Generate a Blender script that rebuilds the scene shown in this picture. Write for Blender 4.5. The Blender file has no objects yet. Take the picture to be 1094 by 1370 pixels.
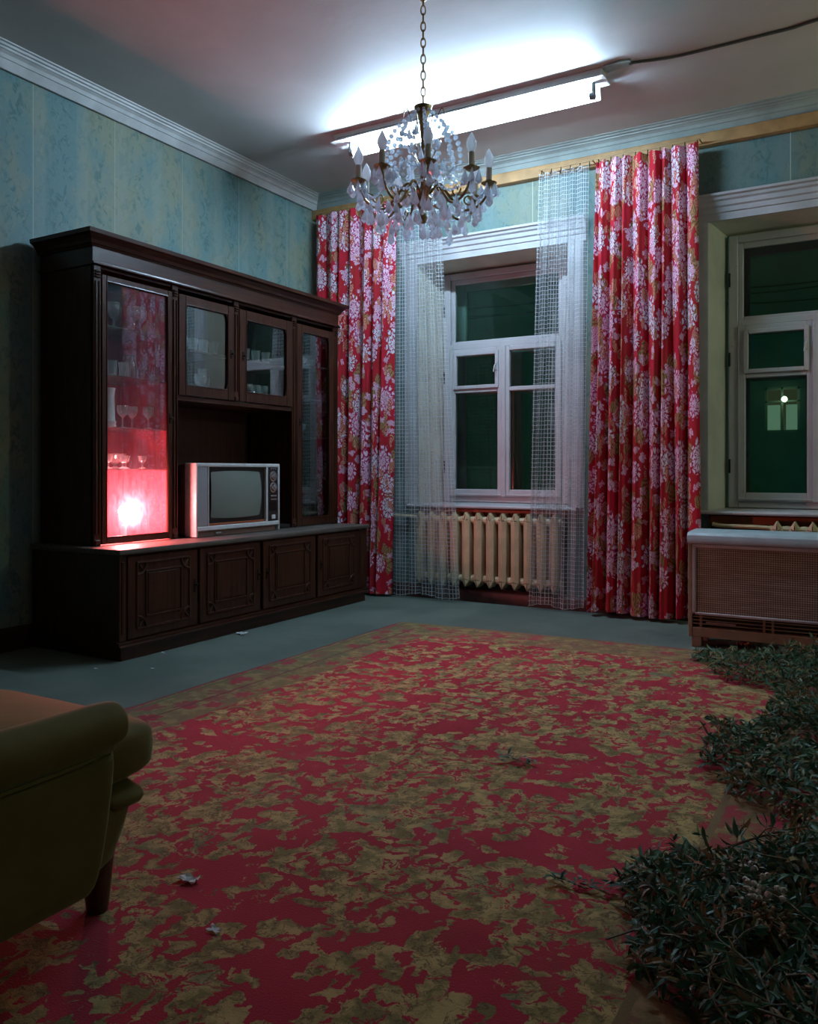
import bpy, bmesh, math, random
from mathutils import Vector, Matrix, noise
random.seed(7)
R = math.radians
sc = bpy.context.scene
COL = sc.collection
# ---------------------------------------------------------------- camera, world, exposure
F0, CX, CY, TH, HC = 1090.0, 547.0, 630.0, R(30.14), 0.92
SN, CS = math.sin(TH), math.cos(TH)
cam = bpy.data.cameras.new('camera'); camo = bpy.data.objects.new('camera', cam); COL.objects.link(camo)
camo.location = (0, 0, HC); camo.rotation_euler = (R(90), 0, TH)
cam.sensor_fit = 'HORIZONTAL'; cam.sensor_width = 36; cam.lens = 36 * F0 / 1094
cam.shift_y = -(685 - CY) / 1094; cam.clip_start = 0.02; cam.clip_end = 200
sc.camera = camo
w = bpy.data.worlds.new('night'); sc.world = w; w.use_nodes = True
w.node_tree.nodes['Background'].inputs[0].default_value = (0.06, 1.0, 0.66, 1)
w.node_tree.nodes['Background'].inputs[1].default_value = 0.065
sc.view_settings.view_transform = 'Standard'; sc.view_settings.look = 'None'
sc.view_settings.exposure = 0.0; sc.view_settings.gamma = 1.0; sc.view_settings.use_curve_mapping = False
TUBE_L, TUBE_C = 255.0, (0.53, 0.765, 1.0)
BULB_L, BULB_C = 1650.0, (1.0, 0.19, 0.19)
GLOBE_L, GLOBE_C = 120.0, (0.86, 1.0, 0.70)
sc.cycles.use_denoising = True
sc.cycles.max_bounces = 10; sc.cycles.transparent_max_bounces = 24; sc.cycles.diffuse_bounces = 5
sc.cycles.glossy_bounces = 5; sc.cycles.transmission_bounces = 8; sc.cycles.sample_clamp_indirect = 6

def at(u, v, x=None, y=None, z=None):
    a = (u - CX) / F0; b = -(v - CY) / F0
    d = (-SN + a * CS, CS + a * SN, b)
    t = x / d[0] if x is not None else y / d[1] if y is not None else (z - HC) / d[2]
    return Vector((d[0] * t, d[1] * t, HC + d[2] * t))

# ---------------------------------------------------------------- node helper
class Mat:
    def __init__(s, name):
        s.m = bpy.data.materials.new(name); s.m.use_nodes = True
        s.t = s.m.node_tree; s.t.nodes.clear()
        s.out = s.t.nodes.new('ShaderNodeOutputMaterial')
    def n(s, typ, ins=None, **kw):
        nd = s.t.nodes.new(typ)
        for k, v in kw.items(): setattr(nd, k, v)
        for k, v in (ins or {}).items(): s.put(nd.inputs[k], v)
        return nd
    def put(s, sock, v):
        if isinstance(v, bpy.types.NodeSocket): s.t.links.new(v, sock)
        elif isinstance(v, (tuple, list)):
            if sock.type == 'RGBA' and len(v) == 3: v = (*v, 1)
            sock.default_value = v
        else: sock.default_value = v
    def math(s, op, a, b=0.0, c=0.0, clamp=False):
        nd = s.n('ShaderNodeMath', operation=op, use_clamp=clamp)
        s.put(nd.inputs[0], a); s.put(nd.inputs[1], b); s.put(nd.inputs[2], c)
        return nd.outputs[0]
    def step(s, v, lo, hi):
        nd = s.n('ShaderNodeMapRange', interpolation_type='SMOOTHSTEP')
        s.put(nd.inputs[0], v); s.put(nd.inputs[1], lo); s.put(nd.inputs[2], hi)
        return nd.outputs[0]
    def mix(s, f, a, b):
        nd = s.n('ShaderNodeMix', data_type='RGBA')
        s.put(nd.inputs[0], f); s.put(nd.inputs[6], a); s.put(nd.inputs[7], b)
        return nd.outputs[2]
    def noise(s, vec, scale, detail=3.0, rough=0.55, dist=0.0):
        return s.n('ShaderNodeTexNoise', {'Vector': vec, 'Scale': scale, 'Detail': detail, 'Roughness': rough, 'Distortion': dist})
    def obj(s): return s.n('ShaderNodeTexCoord').outputs['Object']
    def uv(s): return s.n('ShaderNodeTexCoord').outputs['UV']
    def mapv(s, vec, scale=(1, 1, 1), loc=(0, 0, 0), rot=(0, 0, 0)):
        return s.n('ShaderNodeMapping', {'Vector': vec, 'Scale': scale, 'Location': loc, 'Rotation': rot}).outputs[0]
    def sep(s, vec): return s.n('ShaderNodeSeparateXYZ', {0: vec}).outputs
    def bump(s, h, strength=0.3, dist=0.01):
        return s.n('ShaderNodeBump', {'Strength': strength, 'Distance': dist, 'Height': h}).outputs[0]
    def bsdf(s, col, rough=0.6, bump=None, metal=0.0, spec=0.5, **kw):
        nd = s.n('ShaderNodeBsdfPrincipled', {'Base Color': col, 'Roughness': rough, 'Metallic': metal, 'Specular IOR Level': spec})
        for k, v in kw.items(): s.put(nd.inputs[k.replace('_', ' ')], v)
        if bump is not None: s.put(nd.inputs['Normal'], bump)
        return nd.outputs[0]
    def mixs(s, f, a, b):
        nd = s.n('ShaderNodeMixShader'); s.put(nd.inputs[0], f); s.put(nd.inputs[1], a); s.put(nd.inputs[2], b)
        return nd.outputs[0]
    def done(s, sh): s.t.links.new(sh, s.out.inputs[0]); return s.m

def flower(M, vec, n=7.0, r0=0.5, soft=0.06, rnd=0.9):
    """voronoi blossoms: mask, petal shade 0..1, random per blossom"""
    vo = M.n('ShaderNodeTexVoronoi', {'Vector': vec, 'Scale': 1.0, 'Randomness': rnd}, voronoi_dimensions='2D')
    df = M.n('ShaderNodeVectorMath', {0: vec, 1: vo.outputs['Position']}, operation='SUBTRACT').outputs[0]
    q = M.sep(df); rr = M.sep(vo.outputs['Color'])
    ang = M.math('ADD', M.math('ARCTAN2', q[1], q[0]), M.math('MULTIPLY', rr[0], 6.28))
    pet = M.math('ABSOLUTE', M.math('COSINE', M.math('MULTIPLY', ang, n / 2)))
    rad = M.math('MULTIPLY', M.math('MULTIPLY_ADD', M.math('POWER', pet, 0.7), 0.6, 0.4), M.math('MULTIPLY_ADD', rr[1], r0 * 0.6, r0 * 0.7))
    dist = vo.outputs['Distance']
    mask = M.math('SUBTRACT', 1.0, M.step(dist, M.math('SUBTRACT', rad, soft), rad))
    sh = M.math('MULTIPLY_ADD', M.math('COSINE', M.math('MULTIPLY_ADD', dist, 34.0, M.math('MULTIPLY', pet, 4.0))), 0.5, 0.5)
    return mask, sh, rr[2]

def simple(name, col, rough=0.5, metal=0.0, spec=0.5, nscale=0, namt=0.25, bump=0.0):
    M = Mat(name)
    c, b = col, None
    if nscale:
        nz = M.noise(M.obj(), nscale, 5).outputs[0]
        c = M.mix(M.step(nz, 0.3, 0.7), tuple(x * (1 - namt) for x in col), tuple(min(1, x * (1 + namt)) for x in col))
        if bump: b = M.bump(nz, bump)
    return M.done(M.bsdf(c, rough, b, metal, spec))

# ---------------------------------------------------------------- materials
def m_wallpaper(axis, dim=1.0):
    M = Mat('wallpaper_' + axis); o = M.obj(); s_ = M.sep(o)
    u = s_[1] if axis == 'y' else s_[0]
    big = M.noise(M.mapv(o, (1, 1, .55)), 3.2, 4, .6).outputs[0]
    fine = M.noise(M.mapv(o, (1, 1, .7)), 26, 5, .65, .8).outputs[0]
    fl = M.noise(M.mapv(o, (1, 1, .6)), 60, 4, .7, 1.5).outputs[0]
    base = M.mix(M.step(big, .38, .66), (.150, .275, .280), (.270, .300, .215))
    st = M.math('PINGPONG', M.math('MULTIPLY_ADD', u, 1.0, 10.07), .135)
    base = M.mix(M.math('MULTIPLY', M.step(st, .085, .11), .25), base, (.33, .37, .32))
    band = M.math('SUBTRACT', 1.0, M.step(st, .0, .10))
    dk = M.math('MULTIPLY', M.step(fine, .50, .62), M.math('MULTIPLY_ADD', band, .5, .25))
    base = M.mix(dk, base, (.060, .165, .165))
    base = M.mix(M.math('MULTIPLY', M.step(fl, .56, .66), .35), base, (.37, .40, .36))
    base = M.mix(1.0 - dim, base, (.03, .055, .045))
    ln = M.math('LESS_THAN', M.math('PINGPONG', M.math('ADD', u, 10.0), .265), .0022)
    base = M.mix(M.math('MULTIPLY', ln, .6), base, (.5, .52, .46))
    return M.done(M.bsdf(base, .62, M.bump(fine, .18, .004), 0, .3))

def m_ceiling():
    M = Mat('ceiling_paint'); o = M.obj()
    a = M.noise(o, 1.3, 5, .6).outputs[0]; b = M.noise(o, 9, 4, .6, .5).outputs[0]
    c = M.mix(M.step(a, .35, .7), (.52, .52, .50), (.60, .59, .57))
    return M.done(M.bsdf(c, .55, M.bump(b, .12, .01), 0, .25))

def m_floor():
    M = Mat('dusty_floor_paint'); o = M.obj()
    a = M.noise(o, 2.2, 6, .65).outputs[0]; b = M.noise(M.mapv(o, (1, 3, 1)), 22, 5, .7).outputs[0]
    c = M.mix(M.step(a, .35, .68), (.080, .105, .088), (.128, .155, .130))
    c = M.mix(M.step(b, .62, .74), c, (.05, .053, .04))
    c = M.mix(M.step(M.noise(o, 75, 2).outputs[0], .72, .76), c, (.05, .05, .04))
    return M.done(M.bsdf(c, M.math('MULTIPLY_ADD', a, .3, .5), M.bump(b, .2, .003), 0, .3))

def m_wood(name, c1, c2, axis, rough=.32):
    M = Mat(name); o = M.obj()
    sc_ = {'z': (14, 14, .9), 'y': (14, .9, 14)}[axis]
    g = M.noise(M.mapv(o, sc_), 4.0, 5, .6, .6).outputs[0]
    g2 = M.noise(M.mapv(o, tuple(k * 5 for k in sc_)), 4.0, 3, .6).outputs[0]
    c = M.mix(M.step(g, .35, .68), c1, c2)
    c = M.mix(M.math('MULTIPLY', M.step(g2, .5, .75), .5), c, tuple(k * .45 for k in c1))
    return M.done(M.bsdf(c, rough, M.bump(g2, .06, .002), 0, .35))

def m_curtain():
    M = Mat('red_floral_cloth'); uv = M.uv()
    wn = M.noise(uv, 11.0, 4, .65)
    wv = M.n('ShaderNodeVectorMath', {0: wn.outputs['Color'], 1: (.5, .5, .5)}, operation='SUBTRACT').outputs[0]
    wv = M.n('ShaderNodeVectorMath', {0: wv, 'Scale': .085}, operation='SCALE').outputs[0]
    p = M.n('ShaderNodeVectorMath', {0: uv, 1: wv}, operation='ADD').outputs[0]
    col = M.mix(M.step(M.noise(uv, 3.0, 3).outputs[0], .4, .65), (.46, .012, .030), (.36, .018, .020))
    # olive and tan leaves
    lm, ls, lr = flower(M, M.mapv(p, (7.5, 6.0, 1), (3.1, 1.7, 0), (0, 0, .6)), 3.0, .52, .05)
    lm = M.math('MULTIPLY', lm, M.math('GREATER_THAN', lr, .45))
    col = M.mix(M.math('MULTIPLY', lm, .9), col, M.mix(ls, (.16, .085, .028), (.44, .27, .13)))
    fm, fs, fr = flower(M, M.mapv(p, (4.4, 4.6, 1)), 11.0, .50, .03)
    fm = M.math('MULTIPLY', fm, M.math('GREATER_THAN', fr, .22))
    f1 = M.mix(M.step(fs, .05, .6), (.38, .02, .09), M.mix(fs, (.66, .20, .40), (.80, .60, .72))); f2 = M.mix(M.step(fs, .05, .55), (.34, .03, .06), M.mix(fs, (.50, .40, .56), (.74, .70, .76)))
    col = M.mix(fm, col, M.mix(M.step(fr, .5, .7), f1, f2))
    gm, gs, gr = flower(M, M.mapv(p, (9, 15, 1), (7.7, 3.3, 0), (0, 0, .3)), 4.0, .44, .05)
    col = M.mix(M.math('MULTIPLY', gm, M.math('GREATER_THAN', gr, .62)), col, M.mix(gs, (.55, .12, .24), (.72, .56, .66)))
    hm, hs, hr = flower(M, M.mapv(p, (16, 9, 1), (1.7, 8.3, 0), (0, 0, -.5)), 2.0, .46, .05)
    col = M.mix(M.math('MULTIPLY', hm, M.math('GREATER_THAN', hr, .66)), col, M.mix(hs, (.40, .012, .03), (.60, .34, .22)))
    wv2 = M.noise(uv, 400, 2).outputs[0]
    d = M.bsdf(col, .8, M.bump(wv2, .1, .001), 0, .2)
    t = M.n('ShaderNodeBsdfTranslucent', {'Color': col}).outputs[0]
    return M.done(M.mixs(.12, d, t))

def m_net(cell):
    """cotton lattice: warp and weft threads with a fine gauze between"""
    M = Mat('lattice_net_cloth'); uv = M.uv(); s_ = M.sep(uv)
    band = M.step(M.noise(M.mapv(uv, (9, .35, 1)), 1.0, 2, .5).outputs[0], .36, .62)
    band2 = M.step(M.noise(M.mapv(uv, (.5, 3.0, 1)), 1.0, 2, .5).outputs[0], .40, .60)
    wob = M.math('MULTIPLY', M.math('SUBTRACT', M.noise(uv, 14.0, 2).outputs[0], .5), .012)
    gx = M.math('PINGPONG', M.math('ADD', M.math('ADD', s_[0], wob), 5.0), cell * .85)
    gy = M.math('PINGPONG', M.math('ADD', M.math('ADD', s_[1], wob), 5.0), cell * .55)
    tx = M.math('SUBTRACT', 1.0, M.step(gx, .0026, .0048)); ty = M.math('SUBTRACT', 1.0, M.step(gy, .0012, .0026))
    gz = M.math('PINGPONG', M.math('ADD', s_[0], 5.0), .0042)
    tz = M.math('MULTIPLY', M.math('SUBTRACT', 1.0, M.step(gz, .001, .003)), M.math('MULTIPLY', band, M.math('MULTIPLY_ADD', band2, .55, .15)))
    a = M.math('MAXIMUM', M.math('MAXIMUM', tx, ty), M.math('MAXIMUM', tz, .10), clamp=True)
    d = M.n('ShaderNodeBsdfDiffuse', {'Color': (.56, .60, .62, 1)}).outputs[0]
    t = M.n('ShaderNodeBsdfTranslucent', {'Color': (.56, .60, .62, 1)}).outputs[0]
    tr = M.n('ShaderNodeBsdfTransparent').outputs[0]
    return M.done(M.mixs(M.math('MULTIPLY', a, .92), tr, M.mixs(.35, d, t)))

def m_carpet():
    M = Mat('worn_red_carpet'); uv = M.uv(); s_ = M.sep(uv)      # uv in metres
    wn = M.noise(uv, 9.0, 4, .65)
    wv = M.n('ShaderNodeVectorMath', {0: wn.outputs['Color'], 1: (.5, .5, .5)}, operation='SUBTRACT').outputs[0]
    wv = M.n('ShaderNodeVectorMath', {0: wv, 'Scale': .085}, operation='SCALE').outputs[0]
    p = M.n('ShaderNodeVectorMath', {0: uv, 1: wv}, operation='ADD').outputs[0]
    wn2 = M.noise(uv, 34.0, 4, .7)
    wv2 = M.n('ShaderNodeVectorMath', {0: wn2.outputs['Color'], 1: (.5, .5, .5)}, operation='SUBTRACT').outputs[0]
    wv2 = M.n('ShaderNodeVectorMath', {0: wv2, 'Scale': .022}, operation='SCALE').outputs[0]
    p = M.n('ShaderNodeVectorMath', {0: p, 1: wv2}, operation='ADD').outputs[0]
    red = M.mix(M.step(M.noise(uv, 2.0, 4).outputs[0], .35, .65), (.285, .011, .030), (.37, .017, .041))
    och = M.mix(M.step(M.noise(p, 16.0, 5, .7).outputs[0], .38, .62), (.150, .135, .045), (.42, .315, .130))
    och = M.mix(M.step(M.noise(uv, 5.0, 4).outputs[0], .58, .72), och, (.150, .180, .095))
    fm, fs, fr = flower(M, M.mapv(p, (3.0, 3.2, 1)), 9.0, .47, .03)
    fm = M.math('MULTIPLY', fm, M.math('GREATER_THAN', fr, .05))
    lm, ls, lr = flower(M, M.mapv(p, (9.5, 5.5, 1), (2.3, 1.1, 0), (0, 0, .5)), 3.0, .50, .04)
    lm = M.math('MULTIPLY', lm, M.math('GREATER_THAN', lr, .42))
    l2, _, l2r = flower(M, M.mapv(p, (6.0, 12.0, 1), (5.3, 4.1, 0), (0, 0, -.4)), 2.0, .48, .04)
    l2 = M.math('MULTIPLY', l2, M.math('GREATER_THAN', l2r, .42))
    veil = M.step(M.noise(uv, 4.5, 5, .6, .6).outputs[0], .36, .50)
    hole = M.math('SUBTRACT', 1.0, M.math('MULTIPLY', M.step(fs, .72, .92), .85))
    mk = M.math('MAXIMUM', M.math('MULTIPLY', fm, hole), M.math('MULTIPLY', M.math('MAXIMUM', lm, l2), M.math('MULTIPLY_ADD', veil, .75, .25)))
    mk = M.math('MULTIPLY', mk, M.step(M.noise(p, 26, 5, .75).outputs[0], .33, .41))
    mk = M.math('MAXIMUM', mk, M.math('MULTIPLY', M.step(M.noise(p, 7.0, 6, .75, 1.0).outputs[0], .60, .62), .9))
    sl, _, slr = flower(M, M.mapv(p, (15.0, 24.0, 1), (9.3, 2.2, 0), (0, 0, .8)), 2.0, .50, .04)
    mk = M.math('MAXIMUM', mk, M.math('MULTIPLY', sl, M.math('GREATER_THAN', slr, .62)))
    s3, _, s3r = flower(M, M.mapv(p, (26.0, 14.0, 1), (4.3, 7.2, 0), (0, 0, -.3)), 3.0, .50, .04)
    mk = M.math('MULTIPLY', mk, M.math('SUBTRACT', 1.0, M.math('MULTIPLY', s3, M.math('GREATER_THAN', s3r, .60))))
    mk = M.step(mk, .42, .54)
    rid = M.math('ABSOLUTE', M.math('SUBTRACT', M.noise(p, 19.0, 3, .6, .8).outputs[0], .5))
    och = M.mix(M.math('MULTIPLY', M.math('SUBTRACT', 1.0, M.step(rid, .008, .03)), .75), och, (.085, .055, .025))
    fld = M.mix(mk, red, och)
    pale = M.step(M.noise(uv, 1.4, 5, .7).outputs[0], .60, .78)
    fld = M.mix(M.math('MULTIPLY', pale, .25), fld, (.40, .26, .20))
    # borders: distance to the nearest edge of a 2.5 x 4.3 m cloth
    ex = M.math('SUBTRACT', 1.24, M.math('ABSOLUTE', M.math('SUBTRACT', s_[0], 1.24)))
    ey = M.math('SUBTRACT', 2.2, M.math('ABSOLUTE', M.math('SUBTRACT', s_[1], 2.2)))
    e = M.math('ADD', M.math('MINIMUM', ex, ey), M.math('MULTIPLY', M.math('SUBTRACT', M.noise(uv, 30, 2).outputs[0], .5), .008))
    bm, _, br = flower(M, M.mapv(p, (10, 10, 1), (1.3, 9.1, 0)), 6.0, .48, .06)
    brd = M.mix(bm, M.mix(M.step(M.noise(p, 18, 3).outputs[0], .4, .6), (.17, .125, .05), (.27, .19, .08)), M.mix(br, (.34, .015, .045), (.13, .125, .06)))
    col = M.mix(M.math('LESS_THAN', e, .33), fld, brd)
    for lo, hi, cc in ((.315, .335, (.17, .125, .055)), (.19, .20, (.19, .02, .03)), (.05, .066, (.12, .10, .045)), (-1, .022, (.20, .014, .03))):
        k = M.math('MULTIPLY', M.math('GREATER_THAN', e, lo), M.math('LESS_THAN', e, hi))
        col = M.mix(k, col, cc)
    dirt = M.step(M.noise(uv, 1.6, 6, .7).outputs[0], .55, .80)
    col = M.mix(M.math('MULTIPLY', dirt, .55), col, (.085, .065, .035))
    pile = M.noise(uv, 240, 2).outputs[0]
    hgt = M.math('ADD', M.math('MULTIPLY', mk, -.5), M.math('MULTIPLY', pile, .6))
    return M.done(M.bsdf(col, .95, M.bump(hgt, .5, .006), 0, .1, Sheen_Weight=.15, Sheen_Roughness=.5))

def m_pane(name, tint, dust=0.0, dustcol=(.5, .5, .5), boost=1.0):
    M = Mat(name)
    fr = M.n('ShaderNodeFresnel', {'IOR': 1.5}).outputs[0]
    g = M.n('ShaderNodeBsdfGlossy', {'Color': (1, 1, 1, 1), 'Roughness': .01}).outputs[0]
    t = M.n('ShaderNodeBsdfTransparent', {'Color': (*tint, 1)}).outputs[0]
    sh = M.mixs(M.math('MULTIPLY', fr, boost, clamp=True), t, g)
    if dust:
        o = M.obj()
        nz = M.noise(M.mapv(o, (1, 3, 1)), 11, 6, .7, 1.2).outputs[0]
        d = M.n('ShaderNodeBsdfDiffuse', {'Color': (*dustcol, 1)}).outputs[0]
        tl = M.n('ShaderNodeBsdfTranslucent', {'Color': (*dustcol, 1)}).outputs[0]
        sh = M.mixs(M.math('MULTIPLY', M.math('MULTIPLY_ADD', M.step(nz, .35, .75), .9, .35), dust), sh, M.mixs(.6, d, tl))
    return M.done(sh)

def m_glassware():
    M = Mat('clear_glassware')
    lw = M.n('ShaderNodeLayerWeight', {'Blend': .45}).outputs['Facing']
    g = M.n('ShaderNodeBsdfGlossy', {'Color': (1, 1, 1, 1), 'Roughness': .06}).outputs[0]
    t = M.n('ShaderNodeBsdfTransparent', {'Color': (.93, .95, .95, 1)}).outputs[0]
    d = M.n('ShaderNodeBsdfTranslucent', {'Color': (.92, .97, .97, 1)}).outputs[0]
    return M.done(M.mixs(M.math('MULTIPLY_ADD', lw, .55, .30), t, M.mixs(.42, g, d)))

def m_crystal():
    M = Mat('cut_crystal')
    g = M.n('ShaderNodeBsdfGlass', {'Color': (.97, .98, 1, 1), 'Roughness': 0.0, 'IOR': 1.55}).outputs[0]
    gl = M.n('ShaderNodeBsdfGlossy', {'Color': (1, 1, 1, 1), 'Roughness': .04}).outputs[0]
    d = M.n('ShaderNodeBsdfTranslucent', {'Color': (.80, .90, 1.0, 1)}).outputs[0]
    return M.done(M.mixs(.50, M.mixs(.45, g, gl), d))

def m_leaf():
    M = Mat('wilted_leaves')
    r = M.n('ShaderNodeNewGeometry').outputs['Random Per Island']
    cr = M.n('ShaderNodeValToRGB', {0: r}); e = cr.color_ramp; e.interpolation = 'CONSTANT'
    cols = [(0, (.030, .110, .062)), (.28, (.045, .140, .070)), (.50, (.070, .165, .120)), (.66, (.095, .135, .055)), (.80, (.170, .140, .060)), (.90, (.27, .165, .070)), (.96, (.26, .28, .22))]
    e.elements[0].position = 0; e.elements[0].color = (*cols[0][1], 1); e.elements[1].position = cols[1][0]; e.elements[1].color = (*cols[1][1], 1)
    for p_, c_ in cols[2:]:
        q = e.elements.new(p_); q.color = (*c_, 1)
    d = M.bsdf(cr.outputs[0], .48, None, 0, .35)
    t = M.n('ShaderNodeBsdfTranslucent', {'Color': cr.outputs[0]}).outputs[0]
    return M.done(M.mixs(.15, d, t))

def m_velvet():
    M = Mat('ochre_velvet'); o = M.obj()
    a = M.noise(o, 5, 4, .6).outputs[0]; b = M.noise(o, 300, 2).outputs[0]
    c = M.mix(M.step(a, .3, .7), (.115, .088, .020), (.155, .122, .034))
    return M.done(M.bsdf(c, .8, M.bump(b, .15, .001), 0, .25, Sheen_Weight=.5, Sheen_Roughness=.35, Sheen_Tint=(.45, .62, .42, 1)))

def m_grille():
    M = Mat('woven_brown_grille'); s_ = M.sep(M.obj())
    wob = M.math('MULTIPLY', M.noise(M.obj(), 9, 2).outputs[0], .004)
    gx = M.math('PINGPONG', M.math('ADD', s_[0], M.math('ADD', wob, 9)), .0055); gz = M.math('PINGPONG', M.math('ADD', s_[2], M.math('ADD', wob, 9)), .0055)
    tx = M.math('SUBTRACT', 1, M.step(gx, .0010, .0028)); tz = M.math('SUBTRACT', 1, M.step(gz, .0010, .0028))
    k = M.math('MAXIMUM', tx, tz)
    va = M.noise(M.mapv(M.obj(), (2, 2, 14)), 4, 3).outputs[0]
    th = M.mix(M.step(va, .35, .7), (.34, .31, .25), (.50, .46, .39))
    return M.done(M.bsdf(M.mix(k, (.11, .075, .055), th), .7, M.bump(k, .6, .004), 0, .3))

def m_emit(name, col, L):
    M = Mat(name); return M.done(M.n('ShaderNodeEmission', {'Color': (*col, 1), 'Strength': L}).outputs[0])

def m_chipped(name, col, under):
    M = Mat(name); o = M.obj()
    a = M.noise(o, 14, 6, .7, .4).outputs[0]; b = M.noise(o, 4, 3).outputs[0]
    c = M.mix(M.step(b, .3, .7), tuple(k * .86 for k in col), col)
    c = M.mix(M.step(a, .64, .68), c, under)
    return M.done(M.bsdf(c, .45, M.bump(a, .12, .003), 0, .4))

WP_Y, WP_X = m_wallpaper('y'), m_wallpaper('x', .55)  # darker x copy: dirtier paper, with fixture-lip shade put into its colour
CEIL, FLOORM = m_ceiling(), m_floor()
WOOD_V = m_wood('mahogany_upright_grain', (.025, .0068, .0030), (.058, .018, .0075), 'z')
WOOD_H = m_wood('mahogany_long_grain', (.025, .0068, .0030), (.058, .018, .0075), 'y', .3)
WOOD_TOP = m_wood('dusty_worktop', (.075, .060, .052), (.125, .105, .092), 'y', .5)
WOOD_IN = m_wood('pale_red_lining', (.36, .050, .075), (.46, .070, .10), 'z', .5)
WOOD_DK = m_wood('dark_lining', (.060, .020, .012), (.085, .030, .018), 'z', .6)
CURT, CARPET = m_curtain(), m_carpet()
NET = m_net(.025)
PANE_W = m_pane('night_window_glass', (.72, .86, .80), .012, (.5, .6, .55), 1.1)
PANE_C = m_pane('cabinet_glass', (.92, .96, .95), 0.0, (.5, .5, .5), .30)
PANE_D = m_pane('dusty_cabinet_glass', (.93, .95, .95), .085, (.42, .60, .74), .24)
SHELFG = m_pane('shelf_glass', (.60, .66, .66), .12, (.5, .55, .55), .9)
GLASSW, CRYST = m_glassware(), m_crystal()
LEAF, VELVET, GRILLE = m_leaf(), m_velvet(), m_grille()
PAINT_W = m_chipped('white_window_paint', (.47, .46, .47), (.34, .33, .27))
PAINT_T = simple('white_trim_paint', (.42, .42, .43), .45, nscale=6, namt=.12)
CORN = simple('cornice_paint', (.55, .56, .55), .5, nscale=5, namt=.15)
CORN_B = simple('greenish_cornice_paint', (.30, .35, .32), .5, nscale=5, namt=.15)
OCHRE = simple('ochre_rail_paint', (.36, .20, .075), .5, nscale=9, namt=.2)
REVEAL = simple('window_reveal_paint', (.50, .49, .40), .5, nscale=4, namt=.12)
RUST = m_chipped('rusty_orange_paint', (.33, .085, .03), (.09, .03, .018))
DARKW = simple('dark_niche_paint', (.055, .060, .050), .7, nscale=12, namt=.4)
SKIRT = simple('oxblood_skirting_paint', (.055, .014, .010), .4, nscale=20, namt=.4)
RADI = simple('cream_radiator_enamel', (.56, .46, .28), .35, nscale=9, namt=.14)
BRASS = simple('aged_brass', (.30, .20, .085), .38, .9, nscale=30, namt=.4)
BLACKM = simple('blackened_metal', (.02, .018, .015), .4, .7)
CHROME = simple('dull_chrome', (.55, .55, .55), .25, 1.0)
BLACKP = simple('black_plastic', (.012, .012, .013), .35)
TVWHITE = simple('silver_white_plastic', (.60, .60, .60), .35, nscale=30, namt=.08)
TVBROWN = simple('brown_plastic', (.16, .09, .07), .5)
TVGRILLE = simple('grey_speaker_cloth', (.36, .36, .39), .6)
SCREEN = simple('grey_green_tube_face', (.17, .20, .175), .12, 0, .6)
HTOP = simple('pale_blue_heater_lid', (.40, .50, .55), .35, nscale=10, namt=.08)
HBODY = simple('beige_heater_paint', (.25, .215, .145), .5, nscale=12, namt=.15)
FIXW = simple('white_fixture_enamel', (.78, .80, .80), .4)
HOLDER = simple('grey_lampholder', (.16, .18, .19), .5)
FIXT = simple('teal_painted_cover', (.26, .40, .36), .5, nscale=18, namt=.2)
CABLE = simple('grey_cable', (.10, .13, .115), .6)
WAX = simple('candle_sleeve', (.72, .72, .64), .4)
STEMM = simple('dry_stems', (.13, .095, .05), .7, nscale=40, namt=.4)
PAPER = simple('grey_white_paper', (.62, .66, .68), .7)
CERAM = simple('white_china', (.68, .66, .66), .25)
TIN = simple('enamel_tin', (.28, .33, .32), .4)
SEED = simple('tan_seed_heads', (.32, .20, .11), .8, nscale=60, namt=.4)
BLOS = simple('faded_blossom', (.46, .43, .36), .7, nscale=60, namt=.3)
LEGW = m_wood('dark_leg_wood', (.05, .02, .01), (.08, .035, .018), 'z')
TUBEM = m_emit('lit_fluorescent_tube', TUBE_C, TUBE_L)
BULBM = m_emit('lit_red_bulb', BULB_C, BULB_L)
GLOBEM = m_emit('fill_globe_glow', GLOBE_C, GLOBE_L)
def m_opal():
    M = Mat('opal_bulb_glass')
    a = M.bsdf((.78, .80, .82), .3, None, 0, .5); t = M.n('ShaderNodeBsdfTranslucent', {'Color': (.85, .87, .9, 1)}).outputs[0]
    return M.done(M.mixs(.75, a, t))
OPAL = m_opal()
FACADE = simple('dark_stucco', (.22, .24, .22), .8, nscale=.8, namt=.2)
FARFRAME = simple('far_window_frame', (.45, .42, .33), .6)
FARLIT = m_emit('lit_far_room', (.70, .52, .30), .10)
FARCURT = m_emit('backlit_far_curtain', (.75, .82, .66), .36)
FARLAMP = m_emit('far_lamp', (1.0, .93, .75), 8.0)

# ---------------------------------------------------------------- mesh helpers
def wm(o):
    m = Matrix.Identity(4)
    while o is not None:
        m = o.matrix_basis @ m; o = o.parent
    return m
def obj(name, bm, mat, parent=None, sharp=35, loc=None):
    """link bm (world coordinates) as one mesh object; loc moves the origin there"""
    me = bpy.data.meshes.new(name)
    o = bpy.data.objects.new(name, me); COL.objects.link(o)
    if parent is not None: o.parent = parent
    if loc is not None: o.location = wm(parent).inverted() @ Vector(loc) if parent is not None else Vector(loc)
    bmesh.ops.recalc_face_normals(bm, faces=bm.faces[:])
    bm.transform(wm(o).inverted())
    for f in bm.faces: f.smooth = sharp > 0
    bm.to_mesh(me); bm.free()
    for m in (mat if isinstance(mat, (list, tuple)) else [mat]): me.materials.append(m)
    if sharp > 0: me.set_sharp_from_angle(angle=R(sharp))
    return o
def tag(o, label, cat, group=None, kind=None):
    if label: o['label'] = label
    if cat: o['category'] = cat
    if group: o['group'] = group
    if kind: o['kind'] = kind
    return o
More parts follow.
